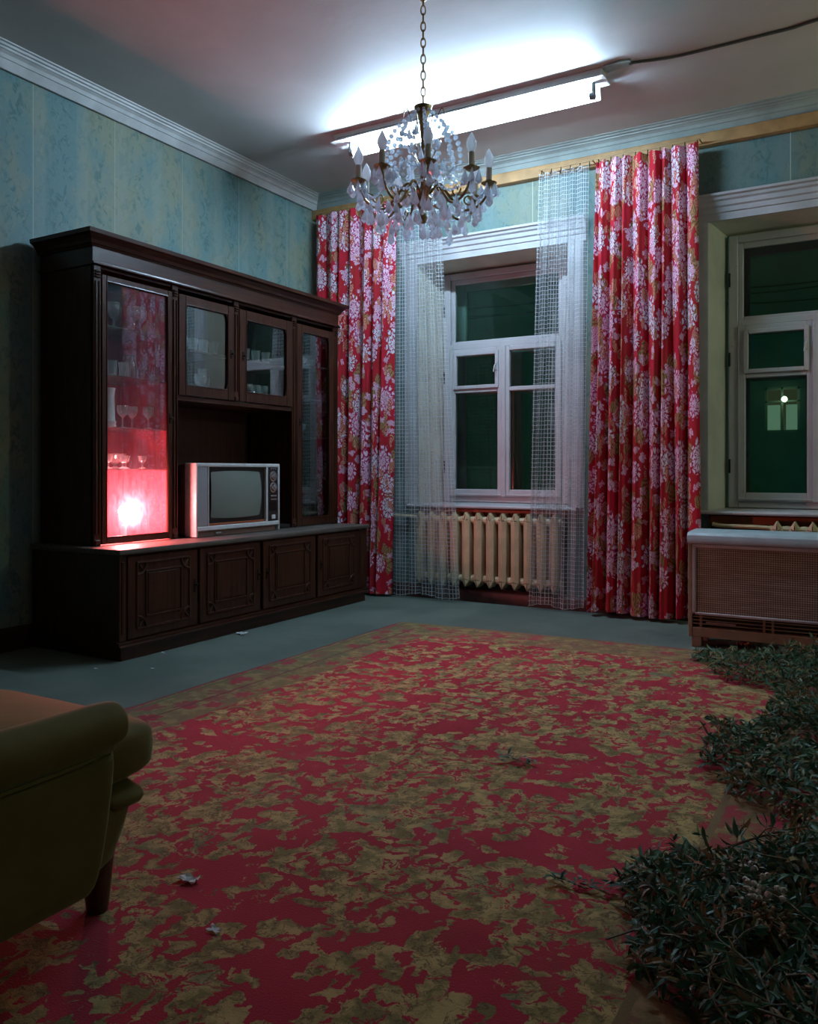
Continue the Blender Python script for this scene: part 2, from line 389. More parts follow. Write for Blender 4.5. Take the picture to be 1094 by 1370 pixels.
def thing(name, loc, label, cat, group=None, rotz=0):
    o = bpy.data.objects.new(name, None); COL.objects.link(o); o.empty_display_size = .05
    o.location = loc; o.rotation_euler = (0, 0, rotz)
    return tag(o, label, cat, group)
def struct(name, bm, mat, sharp=30):
    o = obj(name, bm, mat, None, sharp); o['kind'] = 'structure'; return o
def copy_tree(root, loc, rotz=0, label=None, group=None, scale=1.0, eul=None):
    r = root.copy(); COL.objects.link(r); r.location = loc; r.rotation_euler = eul or (0, 0, rotz); r.scale = (scale,) * 3
    if label: r['label'] = label
    if group: r['group'] = group
    for ch in list(root.children):
        c = ch.copy(); COL.objects.link(c); c.parent = r
        for g in list(ch.children):
            d = g.copy(); COL.objects.link(d); d.parent = c
    return r
def box(bm, x0, x1, y0, y1, z0, z1, bev=0.0, seg=1):
    r = bmesh.ops.create_cube(bm, size=1.0); v = r['verts']
    bmesh.ops.scale(bm, vec=(x1 - x0, y1 - y0, z1 - z0), verts=v)
    bmesh.ops.translate(bm, vec=((x0 + x1) / 2, (y0 + y1) / 2, (z0 + z1) / 2), verts=v)
    if bev > 0:
        es = list({e for q in v for e in q.link_edges})
        bmesh.ops.bevel(bm, geom=es, offset=bev, segments=seg, affect='EDGES', profile=.5)
    return bm
def B(x0, x1, y0, y1, z0, z1, bev=0.0, seg=1): return box(bmesh.new(), x0, x1, y0, y1, z0, z1, bev, seg)
def prism(bm, pts, axis, a0, a1):
    """closed profile extruded: axis 'x' pts=(y,z); 'y' pts=(x,z); 'z' pts=(x,y)"""
    def mk(p, a): return {'x': (a, p[0], p[1]), 'y': (p[0], a, p[1]), 'z': (p[0], p[1], a)}[axis]
    A = [bm.verts.new(mk(p, a0)) for p in pts]; Bv = [bm.verts.new(mk(p, a1)) for p in pts]
    n = len(pts)
    for i in range(n): bm.faces.new((A[i], A[(i + 1) % n], Bv[(i + 1) % n], Bv[i]))
    bm.faces.new(A); bm.faces.new(Bv[::-1]); return bm
def lathe(bm, prof, loc, n=16, axis=(0, 0, 1), cap=True):
    M = Matrix.Translation(loc) @ Vector((0, 0, 1)).rotation_difference(Vector(axis)).to_matrix().to_4x4()
    rows = []
    for r, z in prof:
        if r < 1e-6: rows.append([bm.verts.new(M @ Vector((0, 0, z)))])
        else: rows.append([bm.verts.new(M @ Vector((r * math.cos(2 * math.pi * i / n), r * math.sin(2 * math.pi * i / n), z))) for i in range(n)])
    for a, b in zip(rows, rows[1:]):
        for i in range(n):
            j = (i + 1) % n
            if len(a) == 1 and len(b) == 1: continue
            if len(a) == 1: bm.faces.new((a[0], b[i], b[j]))
            elif len(b) == 1: bm.faces.new((a[i], a[j], b[0]))
            else: bm.faces.new((a[i], a[j], b[j], b[i]))
    if cap:
        for q in (rows[0], rows[-1]):
            if len(q) > 2: bm.faces.new(q)
    return bm
def tube(bm, pts, r, n=8, closed=False, taper=None):
    pts = [Vector(p) for p in pts]; N = len(pts); rows = []; up = None
    for i, p in enumerate(pts):
        if closed: d = pts[(i + 1) % N] - pts[i - 1]
        else: d = pts[min(i + 1, N - 1)] - pts[max(i - 1, 0)]
        d.normalize()
        if up is None:
            up = d.orthogonal().normalized()
        up = (up - d * up.dot(d)).normalized()
        s = d.cross(up); rr = r if taper is None else r * taper(i / max(1, N - 1))
        rows.append([bm.verts.new(p + (up * math.cos(2 * math.pi * k / n) + s * math.sin(2 * math.pi * k / n)) * rr) for k in range(n)])
    for i in range(N if closed else N - 1):
        a, b = rows[i], rows[(i + 1) % N]
        for k in range(n): bm.faces.new((a[k], a[(k + 1) % n], b[(k + 1) % n], b[k]))
    if not closed: bm.faces.new(rows[0][::-1]); bm.faces.new(rows[-1])
    return bm
def superell(bm, c, s, e1=.35, e2=.35, nu=28, nv=16, fn=None):
    def sg(x, e): return math.copysign(abs(x) ** e, x)
    rows = []
    for j in range(nv + 1):
        ph = -math.pi / 2 + math.pi * j / nv
        row = []
        for i in range(nu):
            t = 2 * math.pi * i / nu
            p = Vector((sg(math.cos(ph), e1) * sg(math.cos(t), e2), sg(math.cos(ph), e1) * sg(math.sin(t), e2), sg(math.sin(ph), e1)))
            if fn: p = fn(p)
            row.append(bm.verts.new((c[0] + p.x * s[0] / 2, c[1] + p.y * s[1] / 2, c[2] + p.z * s[2] / 2)))
        rows.append(row)
    for a, b in zip(rows, rows[1:]):
        for i in range(nu): bm.faces.new((a[i], a[(i + 1) % nu], b[(i + 1) % nu], b[i]))
    bmesh.ops.remove_doubles(bm, verts=bm.verts[:], dist=1e-5)
    return bm
def qbez(a, b, c, n=10):
    a, b, c = Vector(a), Vector(b), Vector(c)
    return [a * (1 - t) ** 2 + b * 2 * t * (1 - t) + c * t * t for t in [i / n for i in range(n + 1)]]
def crv(pts, n=6):
    """catmull-rom through points"""
    P = [Vector(p) for p in pts]; P = [P[0] * 2 - P[1]] + P + [P[-1] * 2 - P[-2]]; out = []
    for i in range(1, len(P) - 2):
        for k in range(n):
            t = k / n; a, b, c, d = P[i - 1:i + 3]
            out.append(.5 * ((2 * b) + (c - a) * t + (2 * a - 5 * b + 4 * c - d) * t * t + (3 * b - a - 3 * c + d) * t ** 3))
    return out + [P[-2]]

# ================================================================ SETTING
XL, YW, XR, YB, H = -3.87, 5.20, 1.6, -1.4, 3.06
struct('floor', B(XL - .2, XR + .2, YB - .2, YW + .4, -.08, 0), FLOORM)
struct('ceiling', B(XL - .2, XR + .2, YB - .2, YW + .2, H, H + .1), CEIL)
struct('wall_left', B(XL - .15, XL, YB - .2, YW + .4, 0, H), WP_Y)
struct('wall_right', B(XR, XR + .15, YB - .2, YW + .4, 0, H), WP_Y)
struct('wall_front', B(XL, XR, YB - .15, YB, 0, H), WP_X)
# window wall pierced by two splayed openings
WINS = [(-2.37, 'window_1'), (-.345, 'window_2')]
HW, HWI, ZS, ZT, YF = .57, .492, .675, 2.44, 5.45
bm = bmesh.new()
xs = [XL]
for c, _ in WINS: xs += [c - HW, c + HW]
xs.append(XR)
for i in range(0, len(xs), 2): box(bm, xs[i], xs[i + 1], YW, YW + .4, 0, H)
for c, _ in WINS:
    box(bm, c - HW, c + HW, YW, YW + .4, ZT, H)
    box(bm, c - HW, c + HW, YW + .10, YW + .4, 0, ZS)
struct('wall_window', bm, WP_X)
for k, (c, nm) in enumerate(WINS):
    # splayed plaster reveals, niche below with a rusty painted strip
    bm = bmesh.new()
    prism(bm, [(c - HW - .001, YW - .001), (c - HWI - .015, YF + .05), (c - HW - .001, YF + .05)], 'z', ZS, ZT)
    prism(bm, [(c + HW + .001, YW - .001), (c + HWI + .015, YF + .05), (c + HW + .001, YF + .05)], 'z', ZS, ZT)
    prism(bm, [(YW - .001, ZT), (YF + .05, ZT - .03), (YF + .05, ZT + .01), (YW - .001, ZT + .01)], 'x', c - HW, c + HW)
    o = struct('trim_%d' % (10 + k), bm, REVEAL)
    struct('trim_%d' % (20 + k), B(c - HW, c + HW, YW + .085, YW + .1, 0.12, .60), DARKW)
    struct('trim_%d' % (30 + k), B(c - HW, c + HW, YW + .03, YW + .1, .598, .648, .004), RUST)
# cornices
prof = [(0, 2.962), (.022, 2.958), (.040, 2.992), (.044, 3.000), (.052, 3.000), (.060, 3.018), (.075, 3.030), (.082, 3.030), (.084, 3.040), (.096, 3.042), (.100, 3.052), (.112, 3.054), (.114, H), (0, H)]
struct('trim_1', prism(bmesh.new(), [(XL + d, z) for d, z in prof], 'y', YB, YW), CORN, 20)
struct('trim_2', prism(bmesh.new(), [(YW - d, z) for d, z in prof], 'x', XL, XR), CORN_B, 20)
struct('trim_3', B(XL, XR, YW - .055, YW, 2.885, 2.961, .004), OCHRE)          # curtain board under the cornice
# skirtings
sk = [(0, 0), (.028, 0), (.028, .085), (.022, .10), (.012, .112), (0, .118)]
struct('baseboard_left', prism(bmesh.new(), [(XL + d, z) for d, z in sk], 'y', YB, YW), SKIRT)
struct('baseboard_window', prism(bmesh.new(), [(YW - d, z * .8) for d, z in sk], 'x', XL, XR), SKIRT)

# ---------------------------------------------------------------- windows (double casements)
def bars(bm, rects, y0, y1, bev=.004):
    for x0, x1, z0, z1 in rects: box(bm, x0, x1, y0, y1, z0, z1, bev)
def make_window(c, nm, dt):
    root = thing(nm, (c, YF, ZS), None, None); root['kind'] = 'structure'
    l, r = c - HWI, c + HWI
    zb, zt0, zt1, ztop = .71, 1.825, 1.865, 2.395
    # fixed frame: outer rails, transom
    bm = bmesh.new()
    bars(bm, [(l, l + .055, zb - .02, ztop), (r - .055, r, zb - .02, ztop), (l + .055, r - .055, ztop - .045, ztop), (l + .055, r - .055, zb - .02, zb + .02), (l + .055, r - .055, zt0, zt1)], YF, YF + .10)
    obj('frame', bm, PAINT_W, root)
    # top light: inner sash, pane
    s = obj('top_sash', (lambda b: (bars(b, [(l + .055, l + .085, zt1, ztop - .045), (r - .085, r - .055, zt1, ztop - .045), (l + .085, r - .085, ztop - .080, ztop - .045), (l + .085, r - .085, zt1, zt1 + .022)], YF + .02, YF + .06), b)[1])(bmesh.new()), PAINT_W, root)
    obj('pane', B(l + .08, r - .08, YF + .038, YF + .042, zt1 + .015, ztop - .075), PANE_W, s, 0)
    # two casements with a vent sash in the first
    for k, (x0, x1) in enumerate(((l + .055, c - .002), (c + .002, r - .055))):
        st = .045
        b = bmesh.new()
        bars(b, [(x0, x0 + st, zb + .02, zt0), (x1 - st, x1, zb + .02, zt0), (x0 + st, x1 - st, zt0 - .035, zt0), (x0 + st, x1 - st, zb + .02, zb + .075), (x0 + st, x1 - st, 1.498, 1.528)], YF - .012, YF + .045)
        box(b, x0 + .004, x1 - .004, YF - .02, YF - .010, zb + .030, zb + .042, .002)
        if k == 0: box(b, x1 - .012, x1 + .022, YF - .024, YF - .010, zb + .02, zt0, .004)
        sa = obj('casement', b, PAINT_W, root)
        obj('pane', B(x0 + st - .006, x1 - st + .006, YF + .012, YF + .016, zb + .07, 1.502), PANE_W, sa, 0)
        if k == 0:
            b = bmesh.new(); q = .026; a0, a1, d0, d1 = x0 + st - .008, x1 - st + .012, 1.525, zt0 - .028
            bars(b, [(a0, a0 + q, d0, d1), (a1 - q, a1, d0, d1), (a0 + q, a1 - q, d0, d0 + q), (a0 + q, a1 - q, d1 - q, d1)], YF - .026, YF + .02, .003)
            vs = obj('vent_sash', b, PAINT_W, root)
            obj('pane', B(a0 + q - .004, a1 - q + .004, YF - .004, YF, d0 + q - .004, d1 - q + .004), PANE_W, vs, 0)
            hx, hz = a1 - q / 2, (d0 + d1) / 2 + .02
            b = B(hx - .008, hx + .008, YF - .034, YF - .026, hz - .03, hz + .03, .003)
            tube(b, crv([(hx, YF - .034, hz + .01), (hx - .004, YF - .05, hz), (hx - .010, YF - .055, hz - .045)]), .005, 6)
            obj('handle', b, PAINT_W, vs)
        else:
            obj('pane', B(x0 + st - .006, x1 - st + .006, YF + .012, YF + .016, 1.52, zt0 - .03), PANE_W, sa, 0)
    # outer casements behind
    yo = YF + .17
    b = bmesh.new()
    bars(b, [(l - .01, l + .10, zb - .04, ztop), (r - .10, r + .01, zb - .04, ztop), (l + .10, r - .10, ztop - .10, ztop), (l + .10, r - .10, zb - .04, zb + .05), (c - .065, c + .065, zb + .05, 1.80), (l + .1, r - .1, 1.79, 1.885), (l + .1, c - .065, 1.495, 1.53), (c + .065, r - .1, 1.495, 1.53)], yo, yo + .05)
    os_ = obj('outer_frame', b, PAINT_W, root)
    for x0, x1, z0, z1 in ((l + .095, c - .06, zb + .045, 1.50), (l + .095, c - .06, 1.525, 1.795), (c + .06, r - .095, zb + .045, 1.50), (c + .06, r - .095, 1.525, 1.795), (l + .095, r - .095, 1.88, ztop - .095)):
        obj('pane', B(x0, x1, yo + .022, yo + .026, z0, z1), PANE_W, os_, 0)
    b = bmesh.new()
    bars(b, [(l - .01, l + .003, zb - .04, ztop), (r - .003, r + .01, zb - .04, ztop), (l, r, zb - .06, zb - .015), (l, r, ztop - .005, ztop + .02)], YF + .05, yo + .04, 0)
    obj('box_lining', b, REVEAL, root)
    # hinges
    for hz in (.95, 1.62, 2.12):
        obj('hinge', lathe(bmesh.new(), [(.0, -.045), (.006, -.042), (.006, .042), (0, .045)], (l + .006, YF - .006, hz), 8), BLACKM, root)
    # sill board
    pf = [(YF + .05, ZS), (YW - .045, ZS - .008), (YW - .052, ZS - .018), (YW - .050, ZS - .028), (YF + .05, ZS - .03)]
    obj('sill', prism(bmesh.new(), [(y, z + .012) for y, z in pf], 'x', c - HW - .07, c + HW + .07), PAINT_W, root)
    # casing round the opening with a stepped head moulding
    hp = [(0, ZT - .012), (.018, ZT - .012), (.020, ZT + .030), (.028, ZT + .034), (.030, ZT + .062), (.040, ZT + .070), (.044, ZT + .095), (.056, ZT + .104), (.060, ZT + .118), (.074, ZT + .126), (.076, ZT + .140), (0, ZT + .140)]
    obj('head_moulding', prism(bmesh.new(), [(YW - d, z) for d, z in hp], 'x', c - HW - .13, c + HW + .13), PAINT_T, root, 20)
    for s in (-1, 1):
        xa = c + s * HW
        cp = [(0, YW), (0, YW - .014), (s * .03, YW - .02), (s * .06, YW - .016), (s * .09, YW - .022), (s * .11, YW - .014), (s * .11, YW)]
        obj('side_casing', prism(bmesh.new(), [(xa + a, b_) for a, b_ in cp], 'z', ZS, ZT - .012), PAINT_T, root, 20)
for c, nm in WINS: make_window(c, nm, None)

# ---------------------------------------------------------------- outside: dark house with one lit window, overhead wires
YH = 26.0
fl = thing('house', (-2, YH, -6), 'dark house across the yard seen through the far window, one lit room', 'building')
wc = at(1046, 548, y=YH); ww, wh = .47, .66
b = bmesh.new()
for x0, x1, z0, z1 in ((-30, wc.x - ww, -6, 16), (wc.x + ww, 22, -6, 16), (wc.x - ww, wc.x + ww, -6, wc.z - wh), (wc.x - ww, wc.x + ww, wc.z + wh, 16)): box(b, x0, x1, YH, YH + .5, z0, z1)
obj('facade', b, FACADE, fl)
obj('lit_room', B(wc.x - ww, wc.x + ww, YH + .45, YH + .5, wc.z - wh, wc.z + wh), FARLIT, fl, 0)
b = bmesh.new()
bars(b, [(wc.x - ww, wc.x - ww + .07, wc.z - wh, wc.z + wh), (wc.x + ww - .07, wc.x + ww, wc.z - wh, wc.z + wh), (wc.x - ww, wc.x + ww, wc.z - wh, wc.z - wh + .07), (wc.x - ww, wc.x + ww, wc.z + wh - .07, wc.z + wh), (wc.x - .03, wc.x + .03, wc.z - wh, wc.z + wh), (wc.x - ww, wc.x + ww, wc.z + .22, wc.z + .27)], YH + .02, YH + .1)
obj('window_frame', b, FARFRAME, fl)
for s in (-1, 1):
    b = bmesh.new()
    for i in range(4):
        x = wc.x + s * .25 + (i - 1.5) * .085
        lathe(b, [(.045, wc.z - wh + .08), (.045, wc.z + .16)], (x, YH + .3, 0), 8)
    obj('curtain', b, FARCURT, fl)
lp = at(1049, 534, y=YH - .2)
obj('lamp', lathe(bmesh.new(), [(0, -.09), (.06, -.06), (.085, 0), (.06, .06), (0, .09)], lp, 12), FARLAMP, fl)
for i, (va, vb) in enumerate(((383, 372), (392, 378), (402, 397))):
    a, c2 = at(930, va + 4, y=13), at(1150, vb - 4, y=13)
    pts = [a.lerp(c2, t / 12) - Vector((0, 0, .05 * math.sin(math.pi * t / 12))) for t in range(13)]
    a0 = a + (a - c2) * 3; c0 = c2 + (c2 - a) * 3
    tag(obj('overhead_wire', tube(bmesh.new(), [a0] + pts + [c0], .012, 5), BLACKP), ['upper', 'middle', 'lower'][i] + ' black overhead wire outside the top pane of the far window', 'wire', 'overhead wires')

# ================================================================ WALL UNIT
XB, YL, YR = XL + .035, 2.69, 4.865
ZW = .540
wu = thing('wall_unit', (XB, YL, 0), 'long dark mahogany wall unit with glass doors along the papered wall', 'wall unit')
def wp(name, bm, mat=WOOD_V, parent=None, sharp=35): return obj(name, bm, mat, parent or wu, sharp)
xf = -3.185
wp('plinth', B(XB, xf + .012, YL + .008, YR - .02, 0, .066, .003), WOOD_H)
wp('base_moulding', prism(bmesh.new(), [(XB, .064), (xf + .034, .064), (xf + .036, .072), (xf + .024, .077), (xf + .026, .088), (xf + .008, .094), (XB, .094)], 'y', YL - .012, YR + .008), WOOD_H)
b = bmesh.new()
box(b, XB, xf, YL, YL + .02, .09, .512); box(b, XB, xf, YR - .02, YR, .09, .512)
box(b, XB, XB + .012, YL + .02, YR - .02, .09, .512); box(b, XB + .012, xf, YL + .02, YR - .02, .09, .11)
for y in (3.211, 3.725, 4.265): box(b, XB + .02, xf, y - .009, y + .009, .11, .505)
box(b, xf - .02, xf, YL + .02, YR - .02, .498, .512)
wp('base_carcass', b, WOOD_V)
for y0, y1 in ((YL - .002, YL + .042), (YR - .105, YR + .002)):
    b = B(xf - .01, xf + .014, y0, y1, .095, .512, .003)
    box(b, xf + .008, xf + .019, y0 + .012, y0 + .03, .13, .48, .003)
    wp('corner_post', b, WOOD_V)
wp('worktop', B(XB, xf + .032, YL - .014, YR + .012, .513, ZW, .006, 2), WOOD_TOP)
def rect_path(x, y0, y1, z0, z1): return [(x, y0, z0), (x, y1, z0), (x, y1, z1), (x, y0, z1)]
def bead(bm, pts, r=.0055, closed=True):
    P = [Vector(p) for p in pts]; n = len(P)
    for i in range(n if closed else n - 1):
        tube(bm, [P[i], P[(i + 1) % n]], r, 6)
for i, (y0, y1) in enumerate(((2.736, 3.204), (3.220, 3.712), (3.738, 4.254), (4.277, 4.757))):
    d = wp('door', B(xf + .001, xf + .018, y0, y1, .100, .503, .003), WOOD_V)
    x = xf + .018; a0, a1, c0, c1 = y0 + .055, y1 - .062, .145, .468
    b = bmesh.new(); bead(b, rect_path(x, a0, a1, c0, c1), .0075)
    wp('outer_bead', b, WOOD_V, d)
    e = .058
    b = bmesh.new(); bead(b, rect_path(x, a0 + e, a1 - e, c0 + e * .95, c1 - e * .8), .006)
    wp('inner_bead', b, WOOD_V, d)
    wp('field', B(x - .002, x + .004, a0 + e + .012, a1 - e - .012, c0 + e + .008, c1 - e + .002, .002), WOOD_V, d)
    for sy, yy in ((1, a0), (-1, a1)):
        for sz, zz in ((1, c0), (-1, c1)):
            b = bmesh.new(); rr = .062
            tube(b, [(x + .002, yy + sy * rr * math.sin(t) * .95, zz + sz * rr * math.cos(t) * .95) for t in [math.pi / 2 * k / 8 for k in range(9)]], .0065, 6)
            tube(b, [(x + .002, yy + sy * .014, zz + sz * .014), (x + .004, yy + sy * .042, zz + sz * .042)], .006, 6, taper=lambda t: 1.2 - .7 * t)
            wp('corner_ornament', b, WOOD_V, d)
    hy = y1 - .022 if i < 2 else y0 + .03
    b = B(x - .001, x + .003, hy - .008, hy + .008, .275, .345, .002)
    lathe(b, [(.004, 0), (.004, .008), (.008, .012), (.008, .018), (0, .021)], (x + .003, hy, .315), 10, (1, 0, 0))
    wp('handle', b, BLACKM, d)
# upper part
xu, ya, yb = -3.43, 2.74, 4.862
cols = [(2.74, 2.786), (3.262, 3.308), (3.764, 3.808), (4.332, 4.378), (4.806, 4.862)]
ZU, ZD = 1.958, 1.918
b = bmesh.new()
box(b, XB, xu, ya, ya + .018, ZW, ZU); box(b, XB, xu, yb - .018, yb, ZW, ZU)
for y in (3.285, 4.355): box(b, XB + .01, xu - .002, y - .010, y + .010, ZW, ZU)
box(b, XB + .01, xu - .002, 3.779, 3.793, 1.335, ZU)
wp('upper_carcass', b, WOOD_V)
wp('niche_ceiling', B(XB + .01, xu + .004, 3.295, 4.345, 1.318, 1.345, .002), WOOD_H)
wp('top_board', B(XB, xu, ya, yb, ZU - .012, ZU + .01), WOOD_H)
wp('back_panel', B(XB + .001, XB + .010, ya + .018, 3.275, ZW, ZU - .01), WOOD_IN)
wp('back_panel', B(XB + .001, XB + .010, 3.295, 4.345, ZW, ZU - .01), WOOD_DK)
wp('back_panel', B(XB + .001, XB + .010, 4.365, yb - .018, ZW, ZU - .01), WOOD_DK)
b = bmesh.new()
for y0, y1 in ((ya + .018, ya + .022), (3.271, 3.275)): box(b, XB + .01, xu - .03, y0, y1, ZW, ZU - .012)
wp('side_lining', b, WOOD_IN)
for y0, y1 in cols:
    z0 = ZW if y0 != 3.764 else 1.345
    b = B(xu - .012, xu + .010, y0, y1, z0, ZU, .003)
    ym = (y0 + y1) / 2
    for s in (-1, 1): box(b, xu + .008, xu + .016, ym + s * .011 - .004, ym + s * .011 + .004, z0 + .06, ZU - .08, .002)
    for k in range(3): box(b, xu + .008, xu + .020, ym - .017, ym + .017, ZU - .035 - k * .014, ZU - .026 - k * .014, .003)
    box(b, xu + .008, xu + .018, ym - .016, ym + .016, z0 + .004, z0 + .03, .003)
    wp('pilaster', b, WOOD_V)
wp('frieze_moulding', prism(bmesh.new(), [(XB, ZU), (xu + .016, ZU), (xu + .026, ZU + .004), (xu + .026, ZU + .011), (xu + .016, ZU + .014), (xu + .014, ZU + .020), (XB, ZU + .020)], 'y', ya - .012, yb + .012), WOOD_H)
wp('frieze', B(XB, xu + .008, ya - .004, yb + .004, ZU + .018, 2.052), WOOD_H)
cp = [(XB, 2.050), (xu + .012, 2.050), (xu + .016, 2.058), (xu + .024, 2.062), (xu + .030, 2.078), (xu + .046, 2.096), (xu + .064, 2.104), (xu + .066, 2.124), (XB, 2.124)]
def cornice():
    b = bmesh.new(); rings = []
    for x, z in cp[1:-1]:
        o = x - xu
        rings.append([b.verts.new(p) for p in ((XB, ya - o, z), (x, ya - o, z), (x, yb + o, z), (XB, yb + o, z))])
    for p, q in zip(rings, rings[1:]):
        for i in range(3): b.faces.new((p[i], p[i + 1], q[i + 1], q[i]))
        b.faces.new((p[3], p[0], q[0], q[3]))
    b.faces.new(rings[0]); b.faces.new(rings[-1]); return b
wp('cornice', cornice(), WOOD_H, None, 20)
def glass_door(y0, y1, z0, z1, st, pane_mat, bottom=None, brackets=True, handle='r', hz=None, hmat=BLACKM):
    bt = bottom or st; b = bmesh.new()
    box(b, xu - .004, xu + .014, y0, y0 + st, z0, z1, .003); box(b, xu - .004, xu + .014, y1 - st, y1, z0, z1, .003)
    box(b, xu - .004, xu + .014, y0 + st, y1 - st, z1 - st, z1, .003); box(b, xu - .004, xu + .014, y0 + st, y1 - st, z0, z0 + bt, .003)
    d = wp('glass_door', b, WOOD_V)
    b = bmesh.new(); bead(b, rect_path(xu + .013, y0 + st, y1 - st, z0 + bt, z1 - st), .004)
    wp('glazing_bead', b, WOOD_V, d)
    wp('pane', B(xu + .002, xu + .005, y0 + st - .004, y1 - st + .004, z0 + bt - .004, z1 - st + .004), pane_mat, d, 0)
    if brackets:
        for yy, sy in ((y0 + st, 1), (y1 - st, -1)):
            for zz, sz in ((z1 - st, -1), (z0 + bt, 1)):
                b = bmesh.new(); r1 = .046
                arc = [(yy + sy * r1 * .55 * (1 - math.sin(t)), zz + sz * r1 * 1.5 * (1 - math.cos(t))) for t in [math.pi / 2 * k / 7 for k in range(8)]]
                prism(b, [(yy, zz)] + arc, 'x', xu + .006, xu + .011) if False else None
                pts = [Vector((xu + .008, p[0], p[1])) for p in arc]
                c0 = [b.verts.new((xu + .006, yy, zz))]; f0 = [b.verts.new(p - Vector((.002, 0, 0))) for p in pts]
                c1 = [b.verts.new((xu + .012, yy, zz))]; f1 = [b.verts.new(p + Vector((.004, 0, 0))) for p in pts]
                for i in range(len(pts) - 1):
                    b.faces.new((c0[0], f0[i], f0[i + 1])); b.faces.new((c1[0], f1[i + 1], f1[i])); b.faces.new((f0[i], f1[i], f1[i + 1], f0[i + 1]))
                tube(b, [p + Vector((.003, 0, 0)) for p in pts], .003, 5)
                wp('corner_bracket', b, WOOD_V, d)
    hy = y1 - st / 2 if handle == 'r' else y0 + st / 2
    hz = hz if hz else (z0 + z1) / 2 - .05
    b = B(xu + .013, xu + .017, hy - .008, hy + .008, hz - .028, hz + .028, .002)
    lathe(b, [(.004, 0), (.004, .010), (.009, .014), (.009, .020), (0, .024)], (xu + .016, hy, hz), 10, (1, 0, 0))
    wp('handle', b, hmat, d)
    return d
glass_door(2.788, 3.260, .546, ZD, .030, PANE_D, .034, False, 'r', 1.21)
glass_door(3.311, 3.762, 1.348, ZD, .052, PANE_C, .060, True, 'r', 1.63)
glass_door(3.811, 4.330, 1.348, ZD, .060, PANE_C, .062, True, 'l', 1.63)
glass_door(4.381, 4.803, .546, ZD, .050, PANE_C, .055, True, 'l', 1.25)
xs_ = xu - .014
LS = [1.672, 1.418, 1.150, .930]
RS = [1.655, 1.42, 1.155, .872]
for z in LS: wp('glass_shelf', B(XB + .012, xs_, ya + .023, 3.270, z - .006, z, .001), SHELFG, None, 0)
for z in RS: wp('glass_shelf', B(XB + .012, xs_, 4.366, yb - .02, z - .006, z, .001), SHELFG, None, 0)
for y0, y1 in ((3.297, 3.777), (3.795, 4.343)): wp('wooden_shelf', B(XB + .012, xs_ - .03, y0, y1, 1.612, 1.628, .002), WOOD_H)

# ---------------------------------------------------------------- glassware
def gl_goblet():
    return [(.0, 0), (.028, .001), (.028, .003), (.006, .008), (.0042, .02), (.0042, .055), (.010, .064), (.027, .082), (.032, .105), (.030, .128), (.0285, .128), (.0305, .105), (.025, .083), (.008, .068), (0, .066)]
def gl_tumbler():
    return [(0, 0), (.026, .001), (.028, .004), (.034, .085), (.0325, .085), (.0265, .010), (0, .008)]
def gl_flute():
    return [(0, 0), (.026, .001), (.026, .003), (.005, .008), (.004, .06), (.013, .075), (.021, .115), (.0225, .165), (.0212, .165), (.0195, .115), (.010, .078), (0, .072)]
def gl_shot():
    return [(0, 0), (.016, .001), (.017, .003), (.004, .010), (.004, .026), (.016, .036), (.021, .060), (.0198, .060), (.014, .038), (0, .032)]
def gl_bowl():
    return [(0, 0), (.030, .002), (.030, .006), (.008, .014), (.008, .028), (.035, .040), (.058, .070), (.062, .085), (.060, .085), (.054, .070), (.03, .043), (0, .036)]
def gl_jug():
    return [(0, 0), (.034, .002), (.040, .02), (.042, .06), (.030, .10), (.022, .125), (.026, .145), (.024, .145), (.020, .125), (.028, .10), (.039, .06), (.036, .02), (0, .01)]
KINDS = {'wine_goblet': (gl_goblet, 'goblet'), 'tumbler': (gl_tumbler, 'glass'), 'champagne_flute': (gl_flute, 'glass'), 'liqueur_glass': (gl_shot, 'glass'), 'footed_bowl': (gl_bowl, 'bowl'), 'glass_jug': (gl_jug, 'jug')}
meshes = {}
def put(kind, x, y, z, label, group=None, s=1.0, mat=None):
    key = (kind, mat.name if mat else '')
    if key not in meshes:
        o = obj(kind, lathe(bmesh.new(), KINDS[kind][0](), (0, 0, 0), 20, cap=False), mat or GLASSW, None, 40)
        meshes[key] = o.data
    else:
        o = bpy.data.objects.new(kind, meshes[key]); COL.objects.link(o)
    o.location = (x, y, z + .0003); o.scale = (s, s, s)
    tag(o, label, KINDS[kind][1], group); return o
# left cabinet
for y, x in ((2.955, -3.53), (3.04, -3.62), (3.085, -3.52), (3.18, -3.58)):
    put('wine_goblet', x, y, LS[0], 'clear stemmed goblet on the topmost shelf of the left glass cabinet', 'goblets on the top left shelf', 1.1)
for y, x in ((2.93, -3.52), (2.98, -3.60), (3.03, -3.53)):
    put('tumbler', x, y, LS[1], 'clear tumbler on the second shelf down in the left cabinet', 'tumblers on the second left shelf', 1.0)
put('glass_jug', -3.60, 3.13, LS[1], 'bulbous clear glass jug on the second shelf of the left cabinet', None, 1.0)
vz = LS[2]
v = thing('vase', (-3.50, 2.893, vz), 'tall white china vase with wavy rim beside goblets, left cabinet', 'vase')
b = bmesh.new()
lathe(b, [(0, 0), (.040, 0), (.043, .006), (.038, .02), (.036, .06), (.033, .16), (.036, .19), (.040, .203), (.037, .204), (.033, .19), (.030, .16), (.032, .03), (0, .02)], v.location, 8, cap=False)
for q in b.verts:
    if q.co.z > vz + .198: q.co.z += .006 * math.sin(math.atan2(q.co.y - v.location.y, q.co.x - v.location.x) * 4)
obj('body', b, CERAM, v, 50)
b = bmesh.new(); lathe(b, [(.038, .018), (.043, .022), (.043, .030), (.037, .034)], v.location, 12, cap=False); obj('foot_ring', b, CERAM, v, 50)
